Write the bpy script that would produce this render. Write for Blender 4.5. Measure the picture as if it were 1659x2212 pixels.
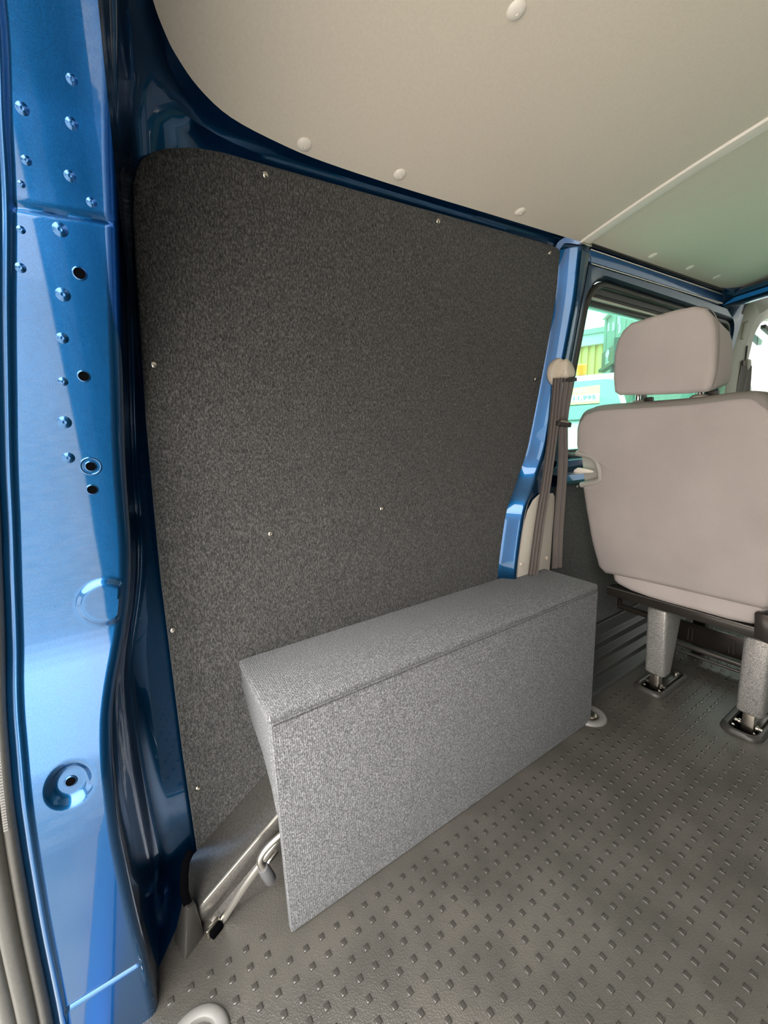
import bpy, bmesh, math, random
from mathutils import Vector, Matrix, noise
from math import sin, cos, pi, radians, sqrt, floor

for o in list(bpy.data.objects):
    bpy.data.objects.remove(o)
SC = bpy.context.scene
COL = SC.collection
random.seed(4)

# ------------------------------------------------------------------ camera
F_PX = 860.07
yaw, pitch, roll = -1.0094601, -0.1787145, -0.0405926
fw = Vector((sin(yaw) * cos(pitch), cos(yaw) * cos(pitch), sin(pitch)))
rt = Vector((cos(yaw), -sin(yaw), 0))
up = rt.cross(fw)
r2 = rt * cos(roll) + up * sin(roll)
u2 = up * cos(roll) - rt * sin(roll)
cam = bpy.data.cameras.new('camera')
cam.sensor_fit = 'HORIZONTAL'
cam.sensor_width = 36.0
cam.lens = F_PX / 1659 * 36.0
cam.clip_start = 0.02
cam.clip_end = 300
co = bpy.data.objects.new('camera', cam)
COL.objects.link(co)
CAM = Vector((-0.05809, 0.966445, 0.829204))
co.matrix_world = Matrix((( r2.x, u2.x, -fw.x, CAM.x), (r2.y, u2.y, -fw.y, CAM.y), (r2.z, u2.z, -fw.z, CAM.z), (0, 0, 0, 1)))
SC.camera = co

# ------------------------------------------------------------------ sky (bright overcast) and exposure
w = bpy.data.worlds.new('sky')
SC.world = w
w.use_nodes = True
nt = w.node_tree
nt.nodes.clear()
wo = nt.nodes.new('ShaderNodeOutputWorld')
bg = nt.nodes.new('ShaderNodeBackground')
tc = nt.nodes.new('ShaderNodeTexCoord')
nz = nt.nodes.new('ShaderNodeTexNoise')
nz.inputs['Scale'].default_value = 2.2
nz.inputs['Detail'].default_value = 4
rp = nt.nodes.new('ShaderNodeValToRGB')
rp.color_ramp.elements[0].position = 0.35
rp.color_ramp.elements[0].color = (0.93, 0.92, 0.90, 1)
rp.color_ramp.elements[1].position = 0.65
rp.color_ramp.elements[1].color = (1.0, 0.97, 0.93, 1)
nt.links.new(tc.outputs['Generated'], nz.inputs['Vector'])
sx = nt.nodes.new('ShaderNodeSeparateXYZ')
nt.links.new(tc.outputs['Generated'], sx.inputs['Vector'])
mr = nt.nodes.new('ShaderNodeMapRange')            # overcast sky: zenith three times the horizon
mr.inputs['From Min'].default_value = 0.0
mr.inputs['From Max'].default_value = 1.0
mr.inputs['To Min'].default_value = 1.0
mr.inputs['To Max'].default_value = 3.0
nt.links.new(sx.outputs['Z'], mr.inputs['Value'])
nt.links.new(mr.outputs['Result'], bg.inputs['Strength'])
nt.links.new(nz.outputs['Fac'], rp.inputs['Fac'])
nt.links.new(rp.outputs['Color'], bg.inputs['Color'])
nt.links.new(bg.outputs['Background'], wo.inputs['Surface'])
SC.view_settings.view_transform = 'Standard'
SC.view_settings.look = 'None'
SC.view_settings.gamma = 1.0
SC.view_settings.use_curve_mapping = False
SC.view_settings.exposure = 2.6
SC.cycles.max_bounces = 12
SC.cycles.diffuse_bounces = 8
SC.cycles.glossy_bounces = 5
SC.cycles.transparent_max_bounces = 12
SC.cycles.sample_clamp_indirect = 6.0


# ------------------------------------------------------------------ materials
class N:
    """small node-tree writer"""
    def __init__(s, name):
        s.m = bpy.data.materials.new(name)
        s.m.use_nodes = True
        s.t = s.m.node_tree
        s.b = s.t.nodes['Principled BSDF']
        s.geo = None

    def pos(s, scale=None):
        if s.geo is None:
            s.geo = s.t.nodes.new('ShaderNodeNewGeometry')
        if scale is None:
            return s.geo.outputs['Position']
        mp = s.t.nodes.new('ShaderNodeMapping')
        mp.inputs['Scale'].default_value = scale
        s.t.links.new(s.geo.outputs['Position'], mp.inputs['Vector'])
        return mp.outputs['Vector']

    def noise(s, scale, detail=2.0, stretch=None, rough=0.5):
        n = s.t.nodes.new('ShaderNodeTexNoise')
        n.inputs['Scale'].default_value = scale
        n.inputs['Detail'].default_value = detail
        n.inputs['Roughness'].default_value = rough
        s.t.links.new(s.pos(stretch), n.inputs['Vector'])
        return n.outputs['Fac']

    def voro(s, scale):
        n = s.t.nodes.new('ShaderNodeTexVoronoi')
        n.inputs['Scale'].default_value = scale
        s.t.links.new(s.pos(), n.inputs['Vector'])
        return n.outputs['Distance']

    def ramp(s, fac, stops):
        r = s.t.nodes.new('ShaderNodeValToRGB')
        e = r.color_ramp.elements
        while len(e) < len(stops):
            e.new(0.5)
        for x, (p, c) in zip(e, stops):
            x.position = p
            x.color = (*c, 1)
        s.t.links.new(fac, r.inputs['Fac'])
        return r.outputs['Color']

    def math(s, op, a, b):
        n = s.t.nodes.new('ShaderNodeMath')
        n.operation = op
        for i, v in enumerate((a, b)):
            if isinstance(v, (int, float)):
                n.inputs[i].default_value = v
            else:
                s.t.links.new(v, n.inputs[i])
        return n.outputs[0]

    def bump(s, h, strength=0.3, dist=0.001):
        n = s.t.nodes.new('ShaderNodeBump')
        n.inputs['Strength'].default_value = strength
        n.inputs['Distance'].default_value = dist
        s.t.links.new(h, n.inputs['Height'])
        s.t.links.new(n.outputs['Normal'], s.b.inputs['Normal'])

    def set(s, **k):
        for a, v in k.items():
            s.b.inputs[a.replace('_', ' ')].default_value = v
        return s

    def col(s, v):
        if isinstance(v, tuple):
            s.b.inputs['Base Color'].default_value = (*v, 1)
        else:
            s.t.links.new(v, s.b.inputs['Base Color'])
        return s


def plain(name, c, rough=0.5, metal=0.0, grain=None, bump=0.0, scale=400, **k):
    n = N(name)
    if grain:
        f = n.noise(scale, 3)
        n.col(n.ramp(f, [(0.3, tuple(x * (1 - grain) for x in c)), (0.7, tuple(min(1, x * (1 + grain)) for x in c))]))
        if bump:
            n.bump(f, bump, 0.0008)
    else:
        n.col(c)
    n.set(Roughness=rough, Metallic=metal, **k)
    return n.m


M = {}
n = N('blue_paint')
f = n.noise(900, 2)
n.col(n.ramp(f, [(0.35, (0.0022, 0.054, 0.152)), (0.7, (0.0042, 0.084, 0.225))]))
n.set(Metallic=0.9, Roughness=0.27, Coat_Weight=1.0, Coat_Roughness=0.03)
g = n.noise(38, 2)
n.bump(g, 0.12, 0.0012)
M['paint'] = n.m

n = N('blue_paint_dimmed')
f = n.noise(520, 2)
n.col((0.006, 0.038, 0.085))  # same body paint, base dimmed to subdue reflections round the window
n.set(Metallic=0.7, Roughness=0.3, Coat_Weight=0.6, Coat_Roughness=0.12)
n.bump(f, 0.3, 0.0012)
M['paint_rough'] = n.m


def carpet(name, stretch, lo, mid, hi, sheen=0.15, rib=0.0):
    n = N(name)
    f = n.noise(430, 3, stretch, 0.65)
    g = n.noise(1000, 2, stretch)
    fg = n.math('ADD', n.math('MULTIPLY', f, 0.65), n.math('MULTIPLY', g, 0.35))
    if rib:
        sp_ = n.t.nodes.new('ShaderNodeSeparateXYZ')
        n.t.links.new(n.pos(), sp_.inputs['Vector'])
        fg = n.math('ADD', fg, n.math('MULTIPLY', n.math('SINE', n.math('MULTIPLY', sp_.outputs['Y'], 2 * pi / 0.0036), 0.0), rib))
    n.col(n.ramp(fg, [(0.36, lo), (0.5, mid), (0.66, hi)]))
    n.set(Roughness=0.95, Sheen_Weight=sheen, Sheen_Roughness=0.5, Specular_IOR_Level=0.08)
    n.b.inputs['Sheen Tint'].default_value = (0.8, 0.85, 0.85, 1)
    n.bump(fg, 0.9, 0.004)
    return n.m


M['carpet_wall'] = carpet('carpet_shaded', (1, 1.0, 0.45), (0.018, 0.0176, 0.017), (0.062, 0.061, 0.058), (0.165, 0.16, 0.152), 0.18)  # same carpet as the box, colour darkened for the shade on the walls
M['carpet_box'] = carpet('carpet_lit', (1, 1, 0.8), (0.045, 0.0455, 0.047), (0.13, 0.131, 0.134), (0.36, 0.363, 0.37), 0.15, 0.03)  # same carpet as the walls, colour lightened for the light on the box
M['ceiling'] = plain('beige_board', (0.70, 0.63, 0.52), 0.55, 0, 0.03, 0.05, 260)
M['cap_white'] = plain('pale_plastic', (0.80, 0.74, 0.65), 0.35)
M['cap'] = plain('ivory_plastic', (0.62, 0.55, 0.45), 0.4)
M['beige'] = plain('beige_plastic', (0.62, 0.58, 0.50), 0.45, 0, 0.04, 0.05, 500)
M['trim_light'] = plain('pale_trim_plastic', (0.36, 0.36, 0.29), 0.5)
n = N('rubber_floor')
v = n.voro(430)
f = n.noise(9, 3)
n.col(n.ramp(f, [(0.35, (0.050, 0.047, 0.040)), (0.65, (0.072, 0.066, 0.057))]))
n.set(Roughness=0.34, Specular_IOR_Level=0.55)
n.bump(v, 0.35, 0.0014)
M['floor'] = n.m
M['pad'] = plain('rubber_pad', (0.042, 0.039, 0.034), 0.17, 0, 0.1, 0.05, 500)
n = N('seat_fabric')
f = n.noise(900, 2)
g = n.noise(6, 3)
fg = n.math('ADD', n.math('MULTIPLY', f, 0.4), n.math('MULTIPLY', g, 0.6))
n.col(n.ramp(fg, [(0.35, (0.385, 0.345, 0.325)), (0.65, (0.465, 0.42, 0.395))]))
n.set(Roughness=0.9, Sheen_Weight=0.15, Specular_IOR_Level=0.15)
n.bump(f, 0.25, 0.0008)
M['fabric'] = n.m
M['seam'] = plain('seam_thread', (0.20, 0.18, 0.165), 0.9)
M['fabric_dark'] = plain('seat_border_fabric', (0.25, 0.235, 0.215), 0.9, 0, 0.08, 0.1, 700)
M['grey_plastic'] = plain('grey_plastic', (0.42, 0.40, 0.36), 0.45)
n = N('silver_powder_coat')
f = n.noise(420, 3, None, 0.7)
n.col(n.ramp(f, [(0.36, (0.20, 0.20, 0.19)), (0.62, (0.62, 0.61, 0.58))]))
n.set(Roughness=0.38, Metallic=0.55)
n.bump(f, 0.25, 0.001)
M['silver'] = n.m
M['black_metal'] = plain('black_metal', (0.030, 0.026, 0.022), 0.22, 0.1, 0.15, 0.05, 300)
M['arch_metal'] = plain('dark_primer_metal', (0.17, 0.16, 0.145), 0.33, 0.7, 0.2, 0.12, 260)
M['chrome'] = plain('chrome', (0.78, 0.76, 0.72), 0.12, 1.0)
M['steel'] = plain('bright_zinc', (0.62, 0.58, 0.50), 0.25, 1.0)
M['dark_plastic'] = plain('dark_plastic', (0.030, 0.029, 0.027), 0.45, 0, 0.1, 0.05, 500)
M['mid_plastic'] = plain('worn_dark_plastic', (0.038, 0.036, 0.032), 0.42, 0, 0.15, 0.08, 400)
M['rubber'] = plain('black_rubber', (0.035, 0.033, 0.028), 0.42, 0, 0.15, 0.05, 200)
M['void'] = plain('shade_and_trim_black', (0.002, 0.002, 0.0025), 0.9, Specular_IOR_Level=0.0)  # black painted for shade inside holes and wells; also on clip and tab
M['belt'] = plain('belt_webbing', (0.085, 0.068, 0.060), 0.6, 0, 0.2, 0.2, 900, Sheen_Weight=0.2)
M['cable_grey'] = plain('grey_rubber_cap', (0.11, 0.11, 0.115), 0.5)
M['mid_grey'] = plain('worn_grey_plastic', (0.15, 0.145, 0.135), 0.4)
M['rod'] = plain('satin_steel', (0.50, 0.48, 0.43), 0.3, 0.9)
n = N('tinted_glass')
n.t.nodes.clear()
out = n.t.nodes.new('ShaderNodeOutputMaterial')
tr = n.t.nodes.new('ShaderNodeBsdfTransparent')
gl = n.t.nodes.new('ShaderNodeBsdfGlossy')
mx = n.t.nodes.new('ShaderNodeMixShader')
fr = n.t.nodes.new('ShaderNodeFresnel')
gn = n.t.nodes.new('ShaderNodeNewGeometry')
mi = n.t.nodes.new('ShaderNodeMapRange')           # same reflectance on both faces of the thin pane
mi.inputs['To Min'].default_value = 1.45
mi.inputs['To Max'].default_value = 1 / 1.45
n.t.links.new(gn.outputs['Backfacing'], mi.inputs['Value'])
n.t.links.new(mi.outputs['Result'], fr.inputs['IOR'])
tr.inputs['Color'].default_value = (0.41, 0.71, 0.62, 1)
gl.inputs['Roughness'].default_value = 0.02
n.t.links.new(fr.outputs[0], mx.inputs[0])
n.t.links.new(tr.outputs[0], mx.inputs[1])
n.t.links.new(gl.outputs[0], mx.inputs[2])
n.t.links.new(mx.outputs[0], out.inputs['Surface'])
M['glass'] = n.m
c_ = M['glass'].copy()
c_.name = 'dimming_glass'
for q in c_.node_tree.nodes:
    if q.type == 'BSDF_TRANSPARENT':
        q.inputs['Color'].default_value = (0.30, 0.31, 0.30, 1)  # unseen right-hand panes, darkened to cut their light and reflections
M['dimmed'] = c_
c_ = c_.copy()
c_.name = 'windscreen_dimming_glass'
for q in c_.node_tree.nodes:
    if q.type == 'BSDF_TRANSPARENT':
        q.inputs['Color'].default_value = (0.45, 0.46, 0.44, 1)  # windscreen pane darkened to cut the light entering the cab
M['clear'] = c_
M['glass_edge'] = plain('glass_edge_mint', (0.45, 0.85, 0.70), 0.2)
M['alloy'] = plain('alloy_strip', (0.62, 0.60, 0.52), 0.35, 0.6)
M['ground'] = plain('concrete_yard', (0.32, 0.31, 0.29), 0.9, 0, 0.2, 0.2, 6)
M['yellow_clad'] = plain('yellow_cladding', (0.90, 0.58, 0.22), 0.6)
M['green_clad'] = plain('green_cladding', (0.165, 0.205, 0.18), 0.7, 0, 0.1, 0, 2)
M['white_paint'] = plain('white_gloss', (0.80, 0.81, 0.80), 0.25, 0, None, Coat_Weight=0.6)
M['white_trim'] = plain('white_painted_wood', (0.72, 0.73, 0.72), 0.5)
M['screen'] = plain('windscreen_reflective', (0.085, 0.115, 0.11), 0.08, 0, None, Coat_Weight=1.0)
M['dark_glass'] = plain('dark_pane', (0.06, 0.10, 0.08), 0.1)
M['orange'] = plain('orange_lens', (0.95, 0.22, 0.01), 0.2, 0, None, Coat_Weight=0.6)
M['sign_green'] = plain('dark_green_board', (0.035, 0.055, 0.045), 0.4)
M['grey_roof'] = plain('grey_roof_sheet', (0.42, 0.45, 0.44), 0.6, 0, 0.1, 0, 4)
M['brick'] = plain('brown_brick', (0.20, 0.12, 0.085), 0.85, 0, 0.2, 0, 3)
M['shed_wall'] = plain('pale_shed_sheet', (0.15, 0.16, 0.15), 0.6)
M['card'] = plain('cream_card', (0.62, 0.40, 0.17), 0.6)
M['paper'] = plain('white_paper', (0.62, 0.63, 0.63), 0.6)
M['ink'] = plain('grey_ink', (0.10, 0.14, 0.18), 0.6)
M['grey_plain'] = plain('grey_panel', (0.03, 0.033, 0.036), 0.6)
M['lining'] = plain('pale_lining', (0.5, 0.48, 0.43), 0.7)


# ------------------------------------------------------------------ mesh helpers
def lerp(a, b, t):
    return a + (b - a) * t


def interp(z, tab):
    """tab: list of (key, value...) sorted by key"""
    if z <= tab[0][0]:
        return tab[0][1]
    for (a, va), (b, vb) in zip(tab, tab[1:]):
        if z <= b:
            return lerp(va, vb, (z - a) / (b - a))
    return tab[-1][1]


def smooth_tab(tab, z, r=0.018):
    return sum(interp(z + d * r, tab) for d in (-1, -0.5, 0, 0.5, 1)) / 5


class MB:
    def __init__(s):
        s.bm = bmesh.new()

    def add(s, other):
        me = bpy.data.meshes.new('t')
        other.to_mesh(me)
        s.bm.from_mesh(me)
        bpy.data.meshes.remove(me)
        other.free()
        return s

    def box(s, lo, hi, bevel=0.0, seg=2, rot=None, at=None):
        b = bmesh.new()
        bmesh.ops.create_cube(b, size=1)
        c = [(l + h) / 2 for l, h in zip(lo, hi)]
        d = [abs(h - l) for l, h in zip(lo, hi)]
        for v in b.verts:
            v.co = Vector((v.co.x * d[0], v.co.y * d[1], v.co.z * d[2]))
        if bevel:
            bmesh.ops.bevel(b, geom=b.edges[:], offset=min(bevel, min(d) * 0.45), segments=seg, affect='EDGES', profile=0.5)
        if rot is not None:
            bmesh.ops.transform(b, matrix=rot, verts=b.verts)
        bmesh.ops.translate(b, vec=Vector(at if at is not None else c), verts=b.verts)
        return s.add(b)

    def hull(s, pts, bevel=0.0, seg=2):
        b = bmesh.new()
        for p in pts:
            b.verts.new(p)
        r = bmesh.ops.convex_hull(b, input=b.verts)
        bmesh.ops.delete(b, geom=list(set(g for g in r['geom_interior'] if isinstance(g, bmesh.types.BMVert))), context='VERTS')
        bmesh.ops.dissolve_limit(b, angle_limit=0.02, verts=b.verts, edges=b.edges)
        if bevel:
            bmesh.ops.bevel(b, geom=b.edges[:], offset=bevel, segments=seg, affect='EDGES', profile=0.5)
        return s.add(b)

    def tube(s, pts, r, n=10, closed=False, cap=True, squash=None):
        pts = [Vector(p) for p in pts]
        N_ = len(pts)
        rings = []
        ref = None
        for i, p in enumerate(pts):
            if closed:
                d = (pts[(i + 1) % N_] - pts[i - 1]).normalized()
            else:
                d = (pts[min(i + 1, N_ - 1)] - pts[max(i - 1, 0)]).normalized()
            if ref is None:
                ref = Vector((0, 0, 1)) if abs(d.z) < 0.9 else Vector((1, 0, 0))
            a = (ref - d * ref.dot(d)).normalized()
            ref = a
            c = d.cross(a)
            rr = r[i] if isinstance(r, (list, tuple)) else r
            k = squash or (1, 1)
            rings.append([s.bm.verts.new(p + a * rr * k[0] * cos(2 * pi * j / n) + c * rr * k[1] * sin(2 * pi * j / n)) for j in range(n)])
        m = N_ if closed else N_ - 1
        for i in range(m):
            A, B = rings[i], rings[(i + 1) % N_]
            for j in range(n):
                s.bm.faces.new((A[j], A[(j + 1) % n], B[(j + 1) % n], B[j]))
        if cap and not closed:
            s.bm.faces.new(list(reversed(rings[0])))
            s.bm.faces.new(rings[-1])
        return s

    def grid(s, rows, closed_u=False, closed_v=False):
        V = [[s.bm.verts.new(p) for p in r] for r in rows]
        nr, nc = len(V), len(V[0])
        for i in range(nr if closed_v else nr - 1):
            for j in range(nc if closed_u else nc - 1):
                q = (V[i][j], V[i][(j + 1) % nc], V[(i + 1) % nr][(j + 1) % nc], V[(i + 1) % nr][j])
                try:
                    s.bm.faces.new(q)
                except ValueError:
                    pass
        return s

    def face(s, pts):
        s.bm.faces.new([s.bm.verts.new(p) for p in pts])
        return s

    def prism(s, pts, vec, bevel=0.0, seg=2):
        b = bmesh.new()
        vec = Vector(vec)
        A = [b.verts.new(p) for p in pts]
        B = [b.verts.new(Vector(p) + vec) for p in pts]
        k = len(A)
        b.faces.new(A)
        b.faces.new(list(reversed(B)))
        for i in range(k):
            b.faces.new((A[i], B[i], B[(i + 1) % k], A[(i + 1) % k]))
        bmesh.ops.recalc_face_normals(b, faces=b.faces)
        if bevel:
            es = [e for e in b.edges if len(e.link_faces) == 2 and e.calc_face_angle(0) > 0.5]
            bmesh.ops.bevel(b, geom=es, offset=bevel, segments=seg, affect='EDGES', profile=0.5)
        return s.add(b)

    def lathe(s, c, axis, prof, n=20):
        """prof: (radius, height) pairs along axis"""
        c, d = Vector(c), Vector(axis).normalized()
        a = d.orthogonal().normalized()
        e = d.cross(a)
        rings = []
        for r, h in prof:
            if r < 1e-7:
                rings.append([s.bm.verts.new(c + d * h)])
            else:
                rings.append([s.bm.verts.new(c + d * h + (a * cos(2 * pi * j / n) + e * sin(2 * pi * j / n)) * r) for j in range(n)])
        for A, B in zip(rings, rings[1:]):
            for j in range(n):
                q = [A[j % len(A)], A[(j + 1) % len(A)], B[(j + 1) % len(B)], B[j % len(B)]]
                q = list(dict.fromkeys(q))
                if len(q) > 2:
                    s.bm.faces.new(q)
        return s

    def build(s, name, mat, parent=None, smooth=40, recalc=True, merge=True):
        if merge:
            bmesh.ops.remove_doubles(s.bm, verts=s.bm.verts, dist=1e-6)
        if recalc:
            bmesh.ops.recalc_face_normals(s.bm, faces=s.bm.faces)
        me = bpy.data.meshes.new(name)
        s.bm.to_mesh(me)
        s.bm.free()
        me.materials.append(M[mat])
        if smooth:
            for p in me.polygons:
                p.use_smooth = True
            me.set_sharp_from_angle(angle=radians(smooth))
        o = bpy.data.objects.new(name, me)
        COL.objects.link(o)
        if parent is not None:
            o.parent = parent
            o.matrix_parent_inverse = Matrix.Translation(-parent.location)
        return o


def empty(name, loc):
    o = bpy.data.objects.new(name, None)
    o.empty_display_size = 0.05
    o.location = loc
    COL.objects.link(o)
    return o


def thing(name, label, cat, loc, group=None):
    o = empty(name, loc)
    o['label'] = label
    o['category'] = cat
    if group:
        o['group'] = group
    return o


def tag(o, label, cat, group=None):
    o['label'] = label
    o['category'] = cat
    if group:
        o['group'] = group
    return o


def struct(o, label=None, cat=None):
    o['kind'] = 'structure'
    if label:
        o['label'] = label
    if cat:
        o['category'] = cat
    return o


def dup(o, parent, loc=None, matrix=None):
    c = o.copy()
    COL.objects.link(c)
    c.parent = parent
    c.matrix_parent_inverse = Matrix.Translation(-parent.location)
    if matrix is not None:
        c.matrix_basis = matrix
    elif loc is not None:
        c.location = loc
    return c


def curve_pts(pts, n, closed=False):
    """Catmull-Rom resampling"""
    P = [Vector(p) for p in pts]
    k = len(P)
    out = []
    segs = k if closed else k - 1
    for i in range(segs):
        if closed:
            a, b, c, d = P[i - 1], P[i], P[(i + 1) % k], P[(i + 2) % k]
        else:
            a, b, c, d = P[max(i - 1, 0)], P[i], P[i + 1], P[min(i + 2, k - 1)]
        for j in range(n):
            t = j / n
            out.append(0.5 * ((2 * b) + (c - a) * t + (2 * a - 5 * b + 4 * c - d) * t * t + (3 * b - a - 3 * c + d) * t ** 3))
    if not closed:
        out.append(P[-1])
    return out


def resample(pts, n):
    P = [Vector(p) for p in pts]
    L = [0]
    for a, b in zip(P, P[1:]):
        L.append(L[-1] + (b - a).length)
    out = []
    for i in range(n):
        t = L[-1] * i / (n - 1)
        k = 0
        while k < len(L) - 2 and L[k + 1] < t:
            k += 1
        out.append(P[k].lerp(P[k + 1], (t - L[k]) / max(1e-9, L[k + 1] - L[k])))
    return out


def xw(z):
    """inner face of the left side wall: upright to the waist, leaning in above"""
    return -0.82 + max(0.0, z - 0.72) * 0.165


def zc(x, y):
    """underside of the ceiling lining: crowned, rising gently to the front"""
    return 1.275 + 0.025 * (y - 1.2) + 0.085 * (1 - (x / 0.72) ** 2)


# ================================================================== SETTING
# ------------------------------------------------------------------ floor
fl = struct(empty('floor', (0, 2, 0)), 'dark grey rubber van floor with rows of small raised square studs', 'floor')
outline = [(-0.655, 0.84), (-0.70, 0.90), (-0.765, 0.945), (-0.83, 0.985), (-0.83, 4.2), (0.83, 4.2), (0.83, 0.84)]
MB().prism([(x, y, 0) for x, y in outline], (0, 0, -0.03), 0.003).build('rubber_mat', 'floor', fl)
S_PAD, RA = 0.02810, 0.9894
GX0, GY0 = -0.4208, 1.3357
W_, H_ = 1659, 2212
pads = []
for k in range(-10, 46):
    for j in range(-17, 62):
        x, y = GX0 + k * S_PAD * RA, GY0 + j * S_PAD
        if y < 0.90 or y > 2.95 or x > 0.75:
            continue
        if x < -0.70 or (1.07 < y < 2.02 and x < -0.61) or (x < -0.655 and y < 1.1) or (y > 2.0 and x < -0.66):
            continue
        if sqrt((x + 0.568) ** 2 + (y - 0.94) ** 2) < 0.056 or sqrt((x + 0.64) ** 2 + (y - 2.02) ** 2) < 0.058:
            continue
        if 2.23 < y < 2.52 and (-0.66 < x < -0.535 or -0.435 < x < -0.30):
            continue
        d = Vector((x, y, 0)) - CAM
        zz = d.dot(fw)
        px, py = 829.5 + F_PX * d.dot(r2) / zz if zz > 0.05 else -9999, 1106 - F_PX * d.dot(u2) / zz if zz > 0.05 else -9999
        seen = zz > 0.05 and -20 < px < W_ + 20 and py < H_ + 20
        pads.append((0 if seen else 1, d.length, x, y))
pads.sort()


PAD = ((0.0048, 0.0), (0.0045, 0.0010), (0.0038, 0.0018), (0.0028, 0.0022))


def add_pad(m, x, y):
    rings = [[m.bm.verts.new((x + sx * a, y + sy * a, h)) for sx, sy in ((-1, -1), (1, -1), (1, 1), (-1, 1))] for a, h in PAD]
    for lo, hi in zip(rings, rings[1:]):
        for i in range(4):
            m.bm.faces.new((lo[i], lo[(i + 1) % 4], hi[(i + 1) % 4], hi[i]))
    m.bm.faces.new(rings[-1])


def pad_mesh():
    m = MB()
    add_pad(m, 0, 0)
    return m


p0 = pad_mesh().build('floor_stud', 'pad', fl, smooth=50)
p0.location = (pads[0][2], pads[0][3], 0)
for _, _, x, y in pads[1:300]:
    dup(p0, fl, (x, y, 0))
m = MB()
for _, _, x, y in pads[300:]:
    add_pad(m, x, y)
st = m.build('floor_studs', 'pad', fl, smooth=50, merge=False)
st['kind'] = 'stuff'

# stepped sill along the floor below the window
bl = struct(empty('baseboard_left', (-0.75, 2.6, 0)), 'dark ribbed sill strip between floor and left wall beside the seat', 'sill')
prof = [(-0.675, 0.0), (-0.682, 0.010), (-0.715, 0.014), (-0.718, 0.030), (-0.745, 0.034), (-0.748, 0.052), (-0.775, 0.056), (-0.778, 0.078), (-0.80, 0.082), (-0.812, 0.12), (-0.83, 0.12), (-0.83, -0.01)]
MB().prism([(x, 2.03, z) for x, z in prof], (0, 1.25, 0), 0.002).build('ribbed_step', 'dark_plastic', bl)

# ------------------------------------------------------------------ ceiling
ce = struct(empty('ceiling', (0, 2, 1.4)), 'beige lining boards screwed to the van roof, joined by a ridged strip', 'ceiling')
edgeL = [(-0.52, 1.034), (-0.575, 1.042), (-0.609, 1.051), (-0.634, 1.063), (-0.653, 1.076), (-0.680, 1.104), (-0.703, 1.148), (-0.716, 1.22), (-0.722, 1.298), (-0.722, 1.453), (-0.717, 1.663), (-0.711, 1.944), (-0.7095, 1.999)]
edge = [(p.x, p.y) for p in curve_pts([(a, b, 0) for a, b in edgeL], 4)]


def lining(edge_pts, name, y_end=None):
    """board spanning from the left edge curve to its mirror image"""
    m = MB()
    K = 24
    rows_lo, rows_hi = [], []
    for x, y in edge_pts:
        r = [(lerp(x, -x, j / K), y) for j in range(K + 1)]
        rows_lo.append([(a, b, zc(a, b)) for a, b in r])
        rows_hi.append([(a, b, zc(a, b) + 0.006) for a, b in r])
    m.grid(rows_lo)
    m.grid(rows_hi)
    n_ = len(edge_pts) - 1
    for k in (0, K):
        m.grid([[rows_lo[i][k] for i in range(n_ + 1)], [rows_hi[i][k] for i in range(n_ + 1)]])
    m.grid([rows_lo[0], rows_hi[0]])
    m.grid([rows_lo[-1], rows_hi[-1]])
    return m.build(name, 'ceiling', ce)


lining([(-0.50, 1.031)] + edge, 'lining_board')
lining([(-0.7095, 2.004), (-0.708, 2.2), (-0.708, 2.323), (-0.706, 2.6), (-0.704, 2.83), (-0.697, 2.88), (-0.66, 2.99)], 'lining_board')
rows = []
K = 40
for dy, dz in ((-0.017, 0.0), (-0.014, -0.0045), (0.0, -0.0065), (0.014, -0.0045), (0.017, 0.0)):
    rows.append([(lerp(-0.708, 0.708, j / K), 2.001 + dy, zc(lerp(-0.708, 0.708, j / K), 2.0) + dz) for j in range(K + 1)])
MB().grid(rows).build('joint_strip', 'cap_white', ce)


def cap_mesh():
    m = MB()
    m.lathe((0, 0, 0), (0, 0, -1), [(0.0115, -0.002), (0.0115, 0.0008), (0.0095, 0.0030), (0.005, 0.0044), (0.0022, 0.0047), (0.0019, 0.0030), (0, 0.0030)], 20)
    return m


capo = None
caps = [(-0.705, 1.256), (-0.700, 1.431), (-0.690, 1.736), (-0.450, 1.430), (-0.680, 2.288), (-0.675, 2.512), (-0.673, 2.709), (0.0, 1.43), (0.45, 1.43), (0.70, 1.43), (0.0, 2.5)]
for x, y in caps:
    if capo is None:
        capo = cap_mesh().build('screw_cap', 'cap_white', ce)
        c = capo
    else:
        c = dup(capo, ce)
    slope = math.atan(-0.085 * 2 * x / 0.72 ** 2)
    c.matrix_basis = Matrix.Translation((x, y, zc(x, y))) @ Matrix.Rotation(-slope, 4, 'Y')
MB().prism([(-0.84, 0.80, 1.33), (-0.70, 0.80, 1.43), (0.70, 0.80, 1.43), (0.84, 0.80, 1.33), (0.84, 0.80, 1.36), (0.70, 0.80, 1.46), (-0.70, 0.80, 1.46), (-0.84, 0.80, 1.36)], (0, 3.1, 0)).build('roof_skin', 'paint', ce)
MB().box((-0.70, 2.99, 1.375), (0.70, 3.75, 1.385)).build('cab_headlining', 'lining', ce)

# ------------------------------------------------------------------ left wall
wl = struct(empty('wall_left', (-0.82, 2, 0)), 'blue painted metal side wall of the van behind the carpet panel', 'wall')
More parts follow.
